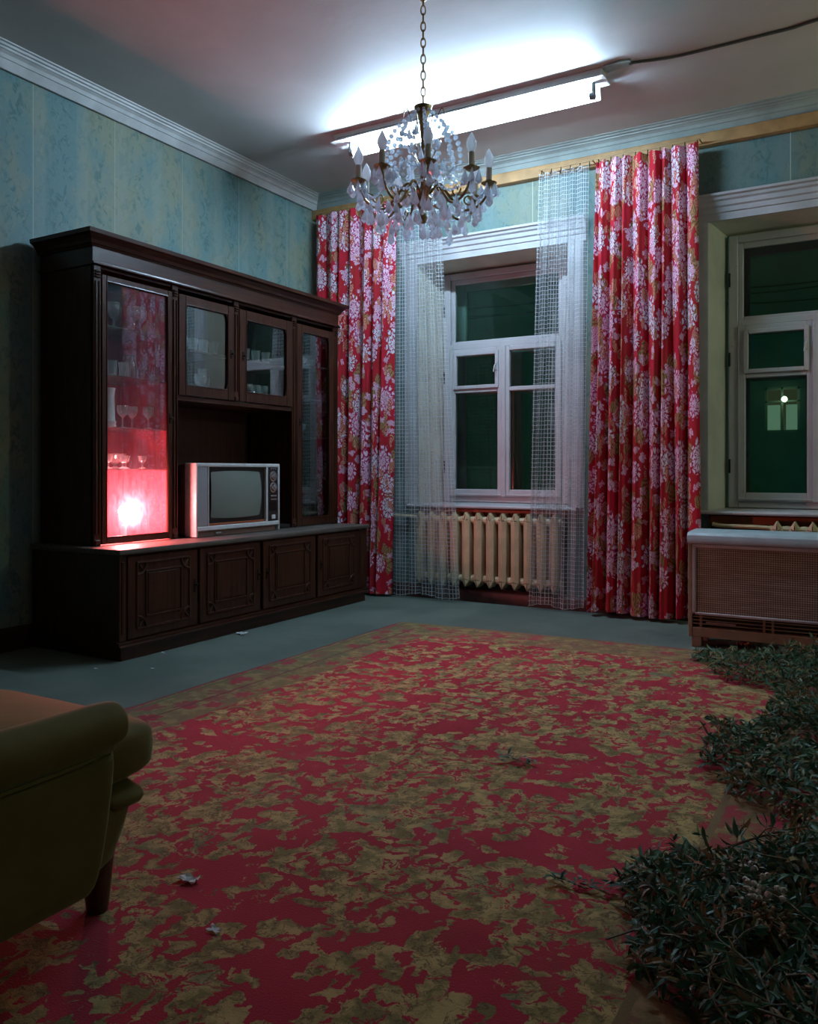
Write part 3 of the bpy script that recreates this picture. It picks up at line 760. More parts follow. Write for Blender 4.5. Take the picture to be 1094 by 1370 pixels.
for y, x in ((3.015, -3.53), (3.095, -3.55), (3.165, -3.50)):
    put('wine_goblet', x, y, LS[2], 'wine goblet next to the white vase, left cabinet', 'goblets beside the white vase', .95)
for y, x in ((2.92, -3.53), (2.99, -3.50), (3.06, -3.56), (3.14, -3.52)):
    put('liqueur_glass', x, y, LS[3], 'small liqueur glass on the shelf just above the red bulb', 'liqueur glasses above the red bulb', 1.2)
put('footed_bowl', -3.67, 3.08, LS[3], 'footed glass bowl behind the liqueur glasses above the red bulb')
# middle cabinets
for k in range(6):
    put('champagne_flute' if k % 2 == 0 else 'wine_goblet', -3.495 - .05 * (k % 3), 3.36 + .066 * k, 1.345, ('clear flute' if k % 2 == 0 else 'clear goblet') + ' on the floor of the first upper cupboard over the television', ('flutes' if k % 2 == 0 else 'goblets') + ' on the first cupboard floor', 1.15)
for k in range(5): put('tumbler', -3.53, 3.36 + .085 * k, 1.628, 'tumbler on the wooden shelf of the first upper cupboard', 'tumblers on the first cupboard shelf', .9)
for k in range(4): put('tumbler', -3.52, 3.88 + .10 * k, 1.628, 'tumbler on the wooden shelf of the second upper cupboard', 'tumblers on the second cupboard shelf', .85)
put('glass_jug', -3.51, 3.90, 1.345, 'glass jug on the floor of the second upper cupboard', None, 1.05)
for k in range(3): put('wine_goblet', -3.50, 3.98 + .075 * k, 1.345, 'clear goblet beside the jug in the second upper cupboard', 'goblets beside the cupboard jug', 1.0)
# right cabinet
for k in range(2): put('tumbler', -3.56, 4.47 + .08 * k, RS[0], 'straight tumbler on the top shelf of the right glass cabinet', 'tumblers on the top right shelf', .95)
for k in range(2): put('footed_bowl', -3.58, 4.63 + .12 * k, RS[0], 'footed bowl on the top shelf of the right glass cabinet', 'bowls on the top right shelf', .75)
t = thing('tin', (-3.55, 4.47, RS[1]), 'pale enamel tin with lid on second shelf of the right cabinet', 'tin')
obj('body', lathe(bmesh.new(), [(0, 0), (.035, 0), (.036, .005), (.036, .062), (0, .062)], t.location, 16), TIN, t)
obj('lid', lathe(bmesh.new(), [(.038, .058), (.038, .074), (.012, .078), (.008, .086), (0, .088)], t.location, 16), CERAM, t)
bt = thing('bottle', (-3.56, 4.60, RS[1]), 'small stoppered bottle on the second shelf of right cabinet', 'bottle')
obj('body', lathe(bmesh.new(), [(0, 0), (.022, 0), (.023, .004), (.023, .05), (.008, .062), (.008, .085), (.010, .088), (0, .088)], bt.location, 14), GLASSW, bt)
obj('stopper', lathe(bmesh.new(), [(.006, .086), (.006, .092), (.010, .098), (0, .108)], bt.location, 10), CERAM, bt)
for k in range(4): put('wine_goblet', -3.56 - .04 * (k % 2), 4.45 + .075 * k, RS[2], 'stemmed goblet on the third shelf down in the right cabinet', 'goblets on the third right shelf', .8)

# ---------------------------------------------------------------- red bulb
lb = at(167, 683, x=-3.475)
la = thing('table_lamp', (lb.x, lb.y, ZW), 'bare glowing red bulb on a small stand in the left glass cabinet', 'lamp')
obj('stand', lathe(bmesh.new(), [(0, 0), (.036, 0), (.036, .008), (.012, .018), (.008, .05), (.010, .085), (.016, .09), (.016, .10), (0, .10)], la.location, 16), CERAM, la)
obj('socket', lathe(bmesh.new(), [(.015, .098), (.017, .10), (.017, .118), (.013, .122), (0, .122)], la.location, 14), BLACKP, la)
obj('bulb', lathe(bmesh.new(), [(.013, .120), (.016, .128), (.030, .15), (.033, .168), (.027, .186), (.014, .197), (0, .2)], la.location, 20), BULBM, la)

# ---------------------------------------------------------------- added fill lamp, unseen on the right-hand wall, brightens the far window
gl = thing('fill_globe', (XR, 4.45, 2.10), 'unseen fill globe on a brass arm, added to brighten the far window', 'lamp')
obj('backplate', lathe(bmesh.new(), [(0, 0), (.055, 0), (.055, .012), (.03, .022), (0, .022)], (XR, 4.45, 2.10), 20, (-1, 0, 0)), BRASS, gl)
b = bmesh.new(); tube(b, crv([(XR - .02, 4.45, 2.10), (XR - .08, 4.45, 2.08), (XR - .13, 4.45, 2.10), (XR - .14, 4.45, 2.13)]), .008, 8)
obj('arm', b, BRASS, gl)
obj('globe', superell(bmesh.new(), (XR - .14, 4.45, 2.20), (.15, .15, .15), 1, 1, 24, 14), GLOBEM, gl)
# ---------------------------------------------------------------- television
tx, ty0, ty1, tz0, tz1 = -3.345, 3.372, 4.110, ZW, .965
tv = thing('television', (tx - .2, (ty0 + ty1) / 2, ZW), 'old silver-white tube television standing in the niche of the wall unit', 'television')
b = bmesh.new()                                    # tapering rear shell
secs = [(tx - .09, .0, .0, .0), (tx - .22, .012, .012, .012), (tx - .23, .05, .02, .05), (tx - .40, .15, .03, .11)]
rows = []
for x, dy, dzb, dzt in secs:
    rows.append([b.verts.new(p) for p in ((x, ty0 + .006 + dy, tz0 + .012 + dzb), (x, ty1 - .006 - dy, tz0 + .012 + dzb), (x, ty1 - .006 - dy, tz1 - .006 - dzt), (x, ty0 + .006 + dy, tz1 - .006 - dzt))])
for p, q in zip(rows, rows[1:]):
    for i in range(4): b.faces.new((p[i], p[(i + 1) % 4], q[(i + 1) % 4], q[i]))
b.faces.new(rows[0]); b.faces.new(rows[-1])
obj('rear_shell', b, TVBROWN, tv)
b = bmesh.new()
for k in range(8): box(b, tx - .205, tx - .125, ty0 + .0015, ty0 + .0065, .80 + k * .0155, .8065 + k * .0155, .001)
o = obj('side_vent', b, BLACKP, tv)
# front shell: ring frame
zc0, zc1 = tz0 + .062, tz1 - .022
ys0, ys1, yc0, yc1 = ty0 + .105, 3.978, 3.996, ty1 - .014
b = bmesh.new()
box(b, tx - .09, tx, ty0, ty0 + .014, tz0 + .004, tz1, .005, 2); box(b, tx - .09, tx, ty1 - .014, ty1, tz0 + .004, tz1, .005, 2)
box(b, tx - .09, tx, ty0 + .01, ty1 - .01, tz1 - .022, tz1, .005, 2); box(b, tx - .09, tx, ty0 + .01, ty1 - .01, tz0 + .036, zc0, .004)
box(b, tx - .04, tx - .001, ys1, yc0, zc0 - .002, zc1 + .002, .003)
box(b, tx - .04, tx - .002, ys0 - .008, ys0, zc0 - .002, zc1 + .002, .002)
box(b, tx - .09, tx - .03, ty0 + .012, ty1 - .012, tz0 + .05, tz1 - .02)
obj('front_shell', b, TVWHITE, tv)
obj('chin', B(tx - .085, tx - .012, ty0 + .012, ty1 - .03, tz0, tz0 + .04, .004), TVBROWN, tv)
b = B(tx - .035, tx - .006, ty0 + .016, ys0 - .010, zc0 + .002, zc1 - .002, .002)
for k in range(26): box(b, tx - .007, tx - .003, ty0 + .020, ys0 - .014, zc0 + .010 + k * .0128, zc0 + .0165 + k * .0128)
obj('speaker_grille', b, TVGRILLE, tv)
obj('screen_surround', B(tx - .031, tx - .020, ys0, ys1, zc0, zc1, .001), BLACKP, tv)
b = bmesh.new()                                    # bulging tube face
ym, zm, hw_, hh = (ys0 + ys1) / 2 - .006, (zc0 + zc1) / 2 + .008, (ys1 - ys0) / 2 - .030, (zc1 - zc0) / 2 - .030
G = 18; g = []
for i in range(G + 1):
    row = []
    for j in range(G + 1):
        s_, t_ = -1 + 2 * i / G, -1 + 2 * j / G
        yy = s_ * (1 - .035 * t_ * t_); zz = t_ * (1 - .05 * s_ * s_)
        row.append(b.verts.new((tx - .021 + .024 * (1 - .5 * (s_ * s_ + t_ * t_)), ym + yy * hw_, zm + zz * hh)))
    g.append(row)
for i in range(G):
    for j in range(G): b.faces.new((g[i][j], g[i + 1][j], g[i + 1][j + 1], g[i][j + 1]))
obj('screen', b, SCREEN, tv, 60)
obj('lower_strip', B(tx - .03, tx - .008, ys0 + .004, ys1 - .002, zc0 + .002, zc0 + .013, .002), RUST, tv)
cpn = obj('control_panel', B(tx - .035, tx - .005, yc0 + .001, yc1 - .001, zc0 + .001, zc1 - .001, .002), BLACKP, tv)
yk = (yc0 + yc1) / 2
for k, zz in enumerate((.885, .815)):
    b = bmesh.new(); lathe(b, [(.034, 0), (.034, .004), (.024, .006), (.022, .018), (.012, .02), (.011, .026), (0, .026)], (tx - .005, yk, zz), 20, (1, 0, 0))
    obj('dial', b, [BLACKM, CHROME][k] if False else CHROME, cpn)
b = bmesh.new()
for k in range(3): box(b, tx - .005, tx + .002, yk - .03 + k * .022, yk - .014 + k * .022, .928, .938, .001)
for k in range(2): box(b, tx - .005, tx + .003, yk - .028, yk + .028, .735 + k * .022, .745 + k * .022, .001)
obj('button_row', b, CHROME, cpn)
b = bmesh.new()
for k in range(9): box(b, tx - .005, tx - .002, yk - .034, yk + .034, .672 + k * .006, .675 + k * .006)
obj('vent_slots', b, BLACKM, cpn)
obj('switch', B(tx - .006, tx + .004, yk - .018, yk + .018, .615, .642, .003), TVWHITE, cpn)
obj('aerial_socket', B(tx - .012, tx - .002, ty0 + .16, ty0 + .21, tz0 + .012, tz0 + .024, .003), CHROME, tv)

bx_ = at(381, 702, z=ZW)
k = thing('adapter', (-3.45, 4.245, ZW), 'flat black adapter box on the worktop beside the television', 'adapter')
obj('case', B(-3.50, -3.41, 4.19, 4.30, ZW, ZW + .028, .006, 2), BLACKP, k)
b = bmesh.new(); tube(b, crv([(-3.50, 4.25, ZW + .014), (-3.58, 4.27, ZW + .010), (-3.68, 4.24, ZW + .008), (-3.79, 4.26, ZW + .008)]), .004, 6)
obj('lead', b, BLACKP, k)

# ================================================================ FLUORESCENT FIXTURE
fa, fb = at(445, 180, z=H), at(805, 90, z=H)
fy, fx0, fx1 = (fa.y + fb.y) / 2, fa.x, fb.x
fx = thing('fluorescent_fixture', ((fx0 + fx1) / 2, fy + .06, H), 'white ceiling batten holding one lit fluorescent tube above the chandelier', 'ceiling light')
obj('channel', B(fx0, fx1, fy, fy + .075, H - .045, H, .003), FIXW, fx)
b = bmesh.new()
zt_ = H - .052
prism(b, [(fy - .018, zt_ + .006), (fy - .018, zt_), (fy + .118, zt_), (fy + .128, zt_ - .064), (fy + .132, zt_ - .064), (fy + .124, zt_ + .006)], 'x', fx0 + .06, fx1 - .045)
box(b, fx0 - .008, fx0 + .059, fy - .018, fy + .118, zt_, zt_ + .006); box(b, fx1 - .044, fx1 + .012, fy - .018, fy + .118, zt_, zt_ + .006)
obj('reflector', b, FIXW, fx)
ty_, tz_ = fy + .046, H - .122
tx0, tx1 = at(470, 190, y=ty_).x, at(793, 121, y=ty_).x
obj('tube', lathe(bmesh.new(), [(.0165, 0), (.0165, tx1 - tx0)], (tx0, ty_, tz_), 16, (1, 0, 0)), TUBEM, fx)
for x in (tx0, tx1):
    s = -1 if x == tx0 else 1
    b = lathe(bmesh.new(), [(.018, -.018), (.019, 0), (.019, .012), (0, .014)], (x, ty_, tz_), 14, (s, 0, 0))
    box(b, x - .012 if s < 0 else x - .004, x + .004 if s < 0 else x + .012, ty_ - .014, ty_ + .014, tz_, zt_, .003)
    obj('lampholder', b, HOLDER, fx)
b = bmesh.new(); tube(b, crv([(fx0 + .03, fy - .001, H - .030), (fx0 + .6, fy - .003, H - .033), (fx0 + 1.1, fy - .002, H - .031)]), .002, 5)
obj('lead', b, CABLE, fx)
ca, cb = at(806, 96, z=H), at(858, 84, z=H)
jc = prism(bmesh.new(), [(fx1 + .0125, fy - .012), (fx1 + .10, fy - .030), (fx1 + .155, fy - .012), (fx1 + .150, fy + .05), (fx1 + .0125, fy + .06)], 'z', H - .010, H)
tag(obj('cable_cover', jc, FIXT), 'flat teal painted cover plate on the ceiling beside the batten', 'cover plate')
pts = [(fx1 + .14, fy + .02, H - .008)] + [(at(u, v, z=H).x, at(u, v, z=H).y, H - .009) for u, v in ((900, 74), (960, 60), (1020, 45), (1060, 35), (1094, 24), (1200, -4))]
b = bmesh.new(); tube(b, crv(pts, 5), .007, 6)
tag(obj('ceiling_cable', b, CABLE), 'thin grey cable clipped along the ceiling from the cover plate', 'cable')

# ================================================================ CHANDELIER
cd = 3.70
cx, cy = ((-SN + (566 - CX) / F0 * CS) * cd, (CS + (566 - CX) / F0 * SN) * cd)
def cz(v): return HC + (CY - v) / F0 * cd
ch = thing('chandelier', (cx, cy, cz(320)), 'crystal chandelier with unlit candle bulbs hanging on a chain', 'chandelier')
b = bmesh.new(); z = cz(150); k = 0
while z < H - .04:
    lk = [Vector((.0105 * math.cos(t), 0, .023 * math.sin(t))) for t in [2 * math.pi * i / 12 for i in range(12)]]
    ro = Matrix.Rotation(math.pi / 2 * (k % 2) + .4, 3, 'Z')
    tube(b, [Vector((cx, cy, z + .018)) + ro @ p for p in lk], .0032, 5, True); z += .037; k += 1
obj('chain', b, BRASS, ch)
obj('ceiling_hook', lathe(bmesh.new(), [(0, -.02), (.004, -.02), (.006, .004), (.014, .008), (.014, .012), (0, .012)], (cx, cy, H - .012), 12), BRASS, ch)
Z0 = cz(265)
def zz(v): return cz(v)
obj('stem', lathe(bmesh.new(), [(0, zz(300)), (.010, zz(299)), (.020, zz(292)), (.012, zz(284)), (.030, zz(274)), (.040, zz(266)), (.022, zz(256)), (.012, zz(248)), (.014, zz(236)), (.024, zz(228)), (.012, zz(220)), (.010, zz(190)), (.014, zz(176)), (.018, zz(166)), (.024, zz(156)), (.040, zz(146)), (.042, zz(143)), (.020, zz(142)), (.006, zz(139)), (0, zz(139))], (cx, cy, 0), 16), BRASS, ch)
def drop_bm(L, r):
    b = bmesh.new()
    lathe(b, [(0, 0), (r * .95, L * .18), (r, L * .30), (r * .62, L * .58), (r * .26, L * .86), (0, L)], (0, 0, -L), 6, cap=False)
    return b
def ball_bm(r): return lathe(bmesh.new(), [(0, -r), (r * .72, -r * .7), (r, 0), (r * .72, r * .7), (0, r)], (0, 0, 0), 6, cap=False)
def me_of(bm):
    me = bpy.data.meshes.new('crystal'); bmesh.ops.recalc_face_normals(bm, faces=bm.faces[:]); bm.to_mesh(me); bm.free(); me.materials.append(CRYST); return me
DROPS = [me_of(drop_bm(.066, .0155)), me_of(drop_bm(.054, .0135)), me_of(drop_bm(.078, .0175))]
BEAD = me_of(ball_bm(.0105))
rootm = wm(ch).inverted(); ncr = [0]
def crystal(p, k=None, name='crystal_drop'):
    o = bpy.data.objects.new(name, DROPS[k if k is not None else random.randrange(2)] if name == 'crystal_drop' else BEAD)
    COL.objects.link(o); o.parent = ch; o.location = rootm @ Vector(p); o.rotation_euler = (random.uniform(-.12, .12), random.uniform(-.12, .12), random.uniform(0, 6)); ncr[0] += 1
NA = 9; RA = .297
hub = Vector((cx, cy, zz(262)))
right = Vector((CS, SN, 0)); near = Vector((SN, -CS, 0))
for i in range(NA):
    a = R(7 + 40 * i); d = right * math.cos(a) + near * math.sin(a)
    zc = zz(250)
    P = lambda r, v: Vector((cx, cy, 0)) + d * r + Vector((0, 0, zz(v)))
    b = bmesh.new()
    tube(b, crv([P(.022, 262), P(.07, 247), P(.115, 262), P(.17, 282), P(.235, 281), P(.28, 268), P(RA, 252)], 5), .0062, 6)
    sp = [P(.10 + .032 * math.cos(t) * (1 - t / 9), 262 + 9.5 * math.sin(t) * (1 - t / 9)) for t in [k * .55 for k in range(13)]]
    tube(b, sp, .004, 5)
    sp = [P(.205 + .030 * math.cos(-t) * (1 - t / 9), 269 + 9 * math.sin(t) * (1 - t / 9)) for t in [k * .55 for k in range(13)]]
    tube(b, sp, .004, 5)
    arm = obj('arm', b, BRASS, ch)
    c = P(RA, 252)
    lathe_b = lathe(bmesh.new(), [(0, -.004), (.010, -.002), (.022, .003), (.035, .010), (.036, .012), (.022, .007), (.014, .010), (.016, .022), (0, .022)], c, 14)
    obj('drip_pan', lathe_b, BRASS, ch)
    obj('candle_sleeve', lathe(bmesh.new(), [(.0135, .018), (.0135, .078), (.010, .080), (0, .080)], c, 12), WAX, ch)
    obj('bulb', lathe(bmesh.new(), [(.010, .079), (.0135, .084), (.0215, .105), (.0200, .128), (.010, .150), (.003, .163), (0, .165)], c, 14), OPAL, ch)
    sd = Vector((-d.y, d.x, 0))
    for kx in range(6):
        t = 2 * math.pi * kx / 6 + .3
        q = c + d * (.036 * math.cos(t)) + sd * (.036 * math.sin(t))
        crystal(q + Vector((0, 0, .004)))
    crystal(c + Vector((0, 0, -.02)) , 2)
    for r, v in ((.235, 286), (.17, 288), (.205, 285), (.13, 272), (.09, 258)):
        crystal(P(r, v) + sd * random.uniform(-.012, .012))
    for sgn in (-1, 1):
        crystal(P(.255, 280) + sd * sgn * .05)
    # bead garlands: crown to arm, arm to arm
    b = bmesh.new()
    top, e = P(.038, 150), P(.15, 246)
    for k in range(13):
        t = k / 12; p = top.lerp(e, t) + d * (.065 * math.sin(math.pi * t)) + Vector((0, 0, .012 * math.sin(math.pi * t)))
        r = .0085 + .0045 * math.sin(math.pi * t)
        lathe(b, [(0, -r), (r * .75, -r * .6), (r, 0), (r * .75, r * .6), (0, r)], p, 6, cap=False)
    obj('bead_string', b, CRYST, ch, 20)['kind'] = 'stuff'
    b = bmesh.new()
    d2 = right * math.cos(a + R(40)) + near * math.sin(a + R(40))
    for rr, v, sag, n in ((.27, 262, .050, 15), (.135, 225, .035, 11)):
        p0 = Vector((cx, cy, zz(v))) + d * rr; p1 = Vector((cx, cy, zz(v))) + d2 * rr
        for k in range(n):
            t = k / (n - 1); p = p0.lerp(p1, t) - Vector((0, 0, sag * math.sin(math.pi * t))); r = .0068
            lathe(b, [(0, -r), (r * .75, -r * .6), (r, 0), (r * .75, r * .6), (0, r)], p, 6, cap=False)
    obj('bead_string', b, CRYST, ch, 20)['kind'] = 'stuff'
    # upright wire sprigs with beads and almond crystals (inner tier)
    a2 = a + R(20); d3 = right * math.cos(a2) + near * math.sin(a2)
    Q = lambda r, v: Vector((cx, cy, 0)) + d3 * r + Vector((0, 0, zz(v)))
    b = bmesh.new(); tube(b, crv([Q(.014, 228), Q(.05, 205), Q(.085, 180), Q(.105, 165)] if i % 3 else [Q(.014, 225), Q(.04, 195), Q(.07, 162), Q(.095, 150), Q(.11, 165)], 5), .0028, 5)
    obj('wire_sprig', b, BRASS, ch)
    for r, v in ((.10, 176), (.085, 192), (.12, 205), (.10, 218), (.135, 228), (.07, 214)):
        q = Q(r, v) + Vector((random.uniform(-.025, .025), random.uniform(-.025, .025), random.uniform(-.02, .02)))
        if random.random() < .35: crystal(q, 1)
        else: crystal(q, None, 'crystal_bead')
    crystal(Q(.075, 288)); crystal(Q(.12, 292)); crystal(Q(.19, 276))
    if i % 2: crystal(Q(.22, 292), 2)
crystal((cx + .005, cy, zz(299)), 2)
b = bmesh.new(); tube(b, [(cx, cy, zz(300)), (cx + .005, cy, zz(296))], .002, 5); obj('finial_hook', b, BRASS, ch)

# ================================================================ CURTAINS
def sheet(x0t, x1t, x0b, x1b, zt, zb, y, nf, amp, seed, nu=180, nv=60, width=None, sag=0.0, hem=.0, pin=0, narrow=None):
    """pleated hanging cloth; uv in metres of cloth"""
    rnd = random.Random(seed); ph = [rnd.uniform(0, 6.28) for _ in range(6)]
    bm = bmesh.new(); uvl = bm.loops.layers.uv.new('UVMap'); rows = []; wid = width or (x1t - x0t) * 1.9
    for j in range(nv + 1):
        t = j / nv; row = []
        for i in range(nu + 1):
            s = i / nu
            sw = s + .018 * math.sin(2 * math.pi * s * 2.3 + ph[0]) + .012 * math.sin(2 * math.pi * s * 5.1 + ph[1] + t)
            xa = x0t + (x0b - x0t) * (t if narrow is None else narrow(t)); xb = x1t + (x1b - x1t) * t
            x = xa + (xb - xa) * s + .010 * t * math.sin(2 * math.pi * s * nf * .5 + ph[2] + 2.0 * t)
            w1 = 1.0 - 2.0 * abs(math.sin(math.pi * nf * sw + ph[3] + .35 * math.sin(2.2 * t + ph[4]))) ** .62
            w2 = math.sin(2 * math.pi * nf * 2.0 * sw + ph[5] + 1.2 * t)
            f = (.55 + .45 * t) * (1 - .25 * math.sin(math.pi * t) * math.sin(6.28 * s + ph[1]))
            yy = y + amp * f * (w1 + .16 * w2)
            zz_ = zt + (zb - zt) * t
            if j == 0 and pin: zz_ -= .012 * abs(math.sin(math.pi * pin * s))
            if j == nv: zz_ += hem * math.sin(2 * math.pi * s * 1.4 + ph[2])
            row.append((bm.verts.new((x, yy, zz_)), (s * wid, t * abs(zt - zb))))
        rows.append(row)
    for a, c in zip(rows, rows[1:]):
        for i in range(nu):
            q = (a[i], a[i + 1], c[i + 1], c[i])
            f = bm.faces.new([p[0] for p in q])
            for l, p in zip(f.loops, q): l[uvl].uv = p[1]
    return bm
YC = 5.075
def xat(u, y=YC): return at(u, 500, y=y).x
lc = thing('curtain', (xat(475), YC, 0), 'red floral curtain in the corner, half hidden behind the wall unit', 'curtain')
cl = obj('cloth', sheet(xat(425), xat(530), xat(425), xat(523), 2.885, .02, YC - .01, 7.0, .042, 3, width=1.55, pin=8), CURT, lc, 80)
rc = thing('curtain', (xat(862), 5.06, 0), 'red floral curtain hanging between the two windows', 'curtain')
obj('cloth', sheet(xat(797, 5.06), xat(935, 5.06), xat(784, 5.06), xat(938, 5.06), 2.88, .03, 5.06, 8.0, .048, 11, nu=220, width=1.7, pin=9, hem=.008), CURT, rc, 80)
ln = thing('net_curtain', (xat(565), YC + .035, 0), 'white lattice net beside the corner curtain, draped over the radiator end', 'net curtain')
obj('cloth', sheet(xat(530), xat(588), xat(526), xat(614), 2.875, .028, YC, 5.0, .018, 21, nu=200, width=.95, hem=.012, pin=6, narrow=None), NET, ln, 80)
rn = thing('net_curtain', (xat(748), YC - .005, 0), 'white lattice net hanging at the middle window beside the large curtain', 'net curtain')
obj('cloth', sheet(xat(722), xat(788), xat(706), xat(783), 2.875, .035, YC - .01, 5.5, .020, 34, nu=200, width=1.0, hem=.010, pin=6), NET, rn, 80)
# hooks hold each cloth to the board above
for root, u0, u1, y, n in ((lc, 428, 527, YC - .01, 8), (rc, 800, 932, 5.06, 9), (ln, 532, 586, YC, 6), (rn, 724, 788, YC - .01, 6)):
    b = bmesh.new()
    for i in range(n):
        x = xat(u0 + (u1 - u0) * i / (n - 1), y)
        tube(b, [(x, y, 2.85), (x, y + .008, 2.885), (x, y + .012, 2.90)], .003, 5)
    obj('hooks', b, BLACKM, root); b = bmesh.new()
    tube(b, [(xat(u0 - 4, y) , y + .012, 2.90), (xat(u1 + 5, y), y + .012, 2.90)], .005, 6)
    for x in (xat(u0 - 2, y), xat(u1 + 3, y)): tube(b, [(x, y + .012, 2.90), (x, YW - .05, 2.902)], .004, 5)
    obj('rail', b, OCHRE, root)

# ================================================================ RADIATORS
def make_radiator(x0, n, label, yr=5.175):
    root = thing('radiator', (x0, yr, .1), label, 'radiator')
    pitch = .0925; me = None
    for i in range(n):
        x = x0 + i * pitch
        if me is None:
            b = bmesh.new()
            hw_, dd = .030, .055
            # flat fin with pointed top and bottom, ridge down the face
            outl = [(-hw_, .155), (0, .110), (hw_, .155), (hw_, .585), (0, .632), (-hw_, .585)]
            f_ = [b.verts.new((x + p, yr - dd + (.0 if p == 0 else .014), z)) for p, z in outl]
            k_ = [b.verts.new((x + p * .9, yr + dd - (.0 if p == 0 else .014), z)) for p, z in outl]
            m1, m0 = b.verts.new((x, yr - dd - .004, .575)), b.verts.new((x, yr - dd - .004, .165))
            n1, n0 = b.verts.new((x, yr + dd, .575)), b.verts.new((x, yr + dd, .165))
            for F, A, Bq in ((f_, m0, m1), (k_, n0, n1)):
                b.faces.new((F[0], F[1], A)); b.faces.new((F[1], F[2], A)); b.faces.new((F[2], F[3], Bq, A)); b.faces.new((F[3], F[4], Bq)); b.faces.new((F[4], F[5], Bq)); b.faces.new((F[5], F[0], A, Bq))
            for p in range(6): b.faces.new((f_[p], f_[(p + 1) % 6], k_[(p + 1) % 6], k_[p]))
            bmesh.ops.bevel(b, geom=b.edges[:], offset=.003, segments=1, affect='EDGES')
            o = obj('fin', b, RADI, root, 25); me = o.data
        else:
            o = bpy.data.objects.new('fin', me); COL.objects.link(o); o.parent = root; o.location = (i * pitch, 0, 0)
    for z in (.575, .165):
        b = bmesh.new(); xe = x0 + (n - 1) * pitch + .04; p = [(.021, 0)]
        L = xe - (x0 - .04); m = n * 2
        pr = [(0, 0)] + [(.019 if j % 2 else .027, L * j / m) for j in range(m + 1)] + [(0, L)]
        lathe(b, pr, (x0 - .04, yr, z), 10, (1, 0, 0)); obj('header_pipe', b, RADI, root)
    b = bmesh.new(); tube(b, crv([(x0 - .03, yr, .585), (x0 - .12, yr - .012, .59), (x0 - .3, yr - .012, .592), (x0 - .36, yr - .012, .60)]), .012, 8)
    obj('feed_pipe', b, RADI, root)
    for x in (x0 + .046, x0 + (n - 1.5) * pitch):
        obj('bracket', B(x - .006, x + .006, yr - .03, YW + .09, .138, .150, .002), BLACKM, root)
    return root
make_radiator(-2.893, 12, 'cream ribbed radiator under the middle window between the nets')
xr2 = at(1038, 703, y=5.09).x
make_radiator(xr2, 6, 'cream ribbed radiator behind the beige heater, only its top showing')

# ================================================================ GAS HEATER
hx0, hx1, hy0, hy1 = -.880, .42, 4.43, 4.68
ht = thing('heater', ((hx0 + hx1) / 2, hy0 + .12, 0), 'beige floor heater with brown woven grille and pale blue lid', 'heater')
b = bmesh.new()
box(b, hx0, hx0 + .022, hy0, hy1, .055, .548, .004); box(b, hx1 - .022, hx1, hy0, hy1, .055, .548, .004)
box(b, hx0 + .02, hx1 - .02, hy1 - .02, hy1, .055, .548); box(b, hx0 + .02, hx1 - .02, hy0 + .002, hy1, .055, .105, .003)
box(b, hx0 + .02, hx1 - .02, hy0 + .030, hy1, .19, .20)
obj('casing', b, HBODY, ht)
b = bmesh.new()
lid = [(hy0 - .006, .540), (hy0 - .008, .575), (hy0 + .002, .592), (hy0 + .02, .602), (hy1 - .02, .606), (hy1, .60), (hy1, .540)]
prism(b, lid, 'x', hx0 - .006, hx1 + .006)
bmesh.ops.bevel(b, geom=[e for e in b.edges], offset=.006, segments=2, affect='EDGES')
obj('lid', b, HTOP, ht, 40)
b = bmesh.new()
bars(b, [(hx0 + .022, hx0 + .040, .170, .532), (hx1 - .040, hx1 - .022, .170, .532), (hx0 + .022, hx1 - .022, .170, .184), (hx0 + .022, hx1 - .022, .520, .538)], hy0 - .004, hy0 + .012, .003)
obj('grille_frame', b, PAINT_T, ht)
obj('grille', B(hx0 + .038, hx1 - .038, hy0 + .003, hy0 + .010, .182, .522), GRILLE, ht, 0)
obj('firebox', B(hx0 + .022, hx1 - .022, hy0 + .06, hy0 + .07, .10, .19), BLACKP, ht)
for z in (.122, .140, .158): obj('louvre_bar', B(hx0 + .022, hx1 - .022, hy0 + .004, hy0 + .010, z, z + .004), HBODY, ht)
for x in (hx0 + .055, hx0 + .36, hx0 + .40, hx0 + .72): obj('divider', B(x, x + .012, hy0 + .012, hy0 + .02, .105, .172), HBODY, ht)
obj('vane', B(hx0 + .085, hx0 + .23, hy0 + .022, hy0 + .045, .126, .131), PAINT_T, ht)
for x in (hx0 + .015, hx1 - .065):
    for y in (hy0 + .01, hy1 - .06): obj('foot', B(x, x + .05, y, y + .05, 0, .057, .003), HBODY, ht)

# ================================================================ CARPET
A_, B_ = at(538, 832, z=0), at(922, 869, z=0)
cl0 = Vector((A_.x, A_.y)); dirx = (Vector((B_.x, B_.y)) - cl0).normalized()
CW, CLn = 2.48, 4.4
b = bmesh.new(); uvl = b.loops.layers.uv.new('UVMap'); nx, ny = 62, 110; rows = []
for j in range(ny + 1):
    row = []
    for i in range(nx + 1):
        s, t = i / nx * CW, j / ny * CLn
        p = cl0 + dirx * s + Vector((0, -1)) * t
        z = .009 + .0035 * noise.noise((p.x * 2.2, p.y * 2.2, 1)) + .0025 * noise.noise((p.x * 7, p.y * 7, 4))
        if i in (0, nx) or j in (0, ny): z = .002; p += Vector((noise.noise((p.x * 6, p.y * 6, 2)), noise.noise((p.x * 6, p.y * 6, 8)))) * .008
        row.append((b.verts.new((p.x, p.y, z)), (s, t)))
    rows.append(row)
for a, c in zip(rows, rows[1:]):
    for i in range(nx):
        q = (a[i], c[i], c[i + 1], a[i + 1]); f = b.faces.new([p[0] for p in q])
        for l, p in zip(f.loops, q): l[uvl].uv = p[1]
tag(obj('carpet', b, CARPET, None, 80), 'large worn crimson carpet with ochre flowers on the grey floor', 'carpet')

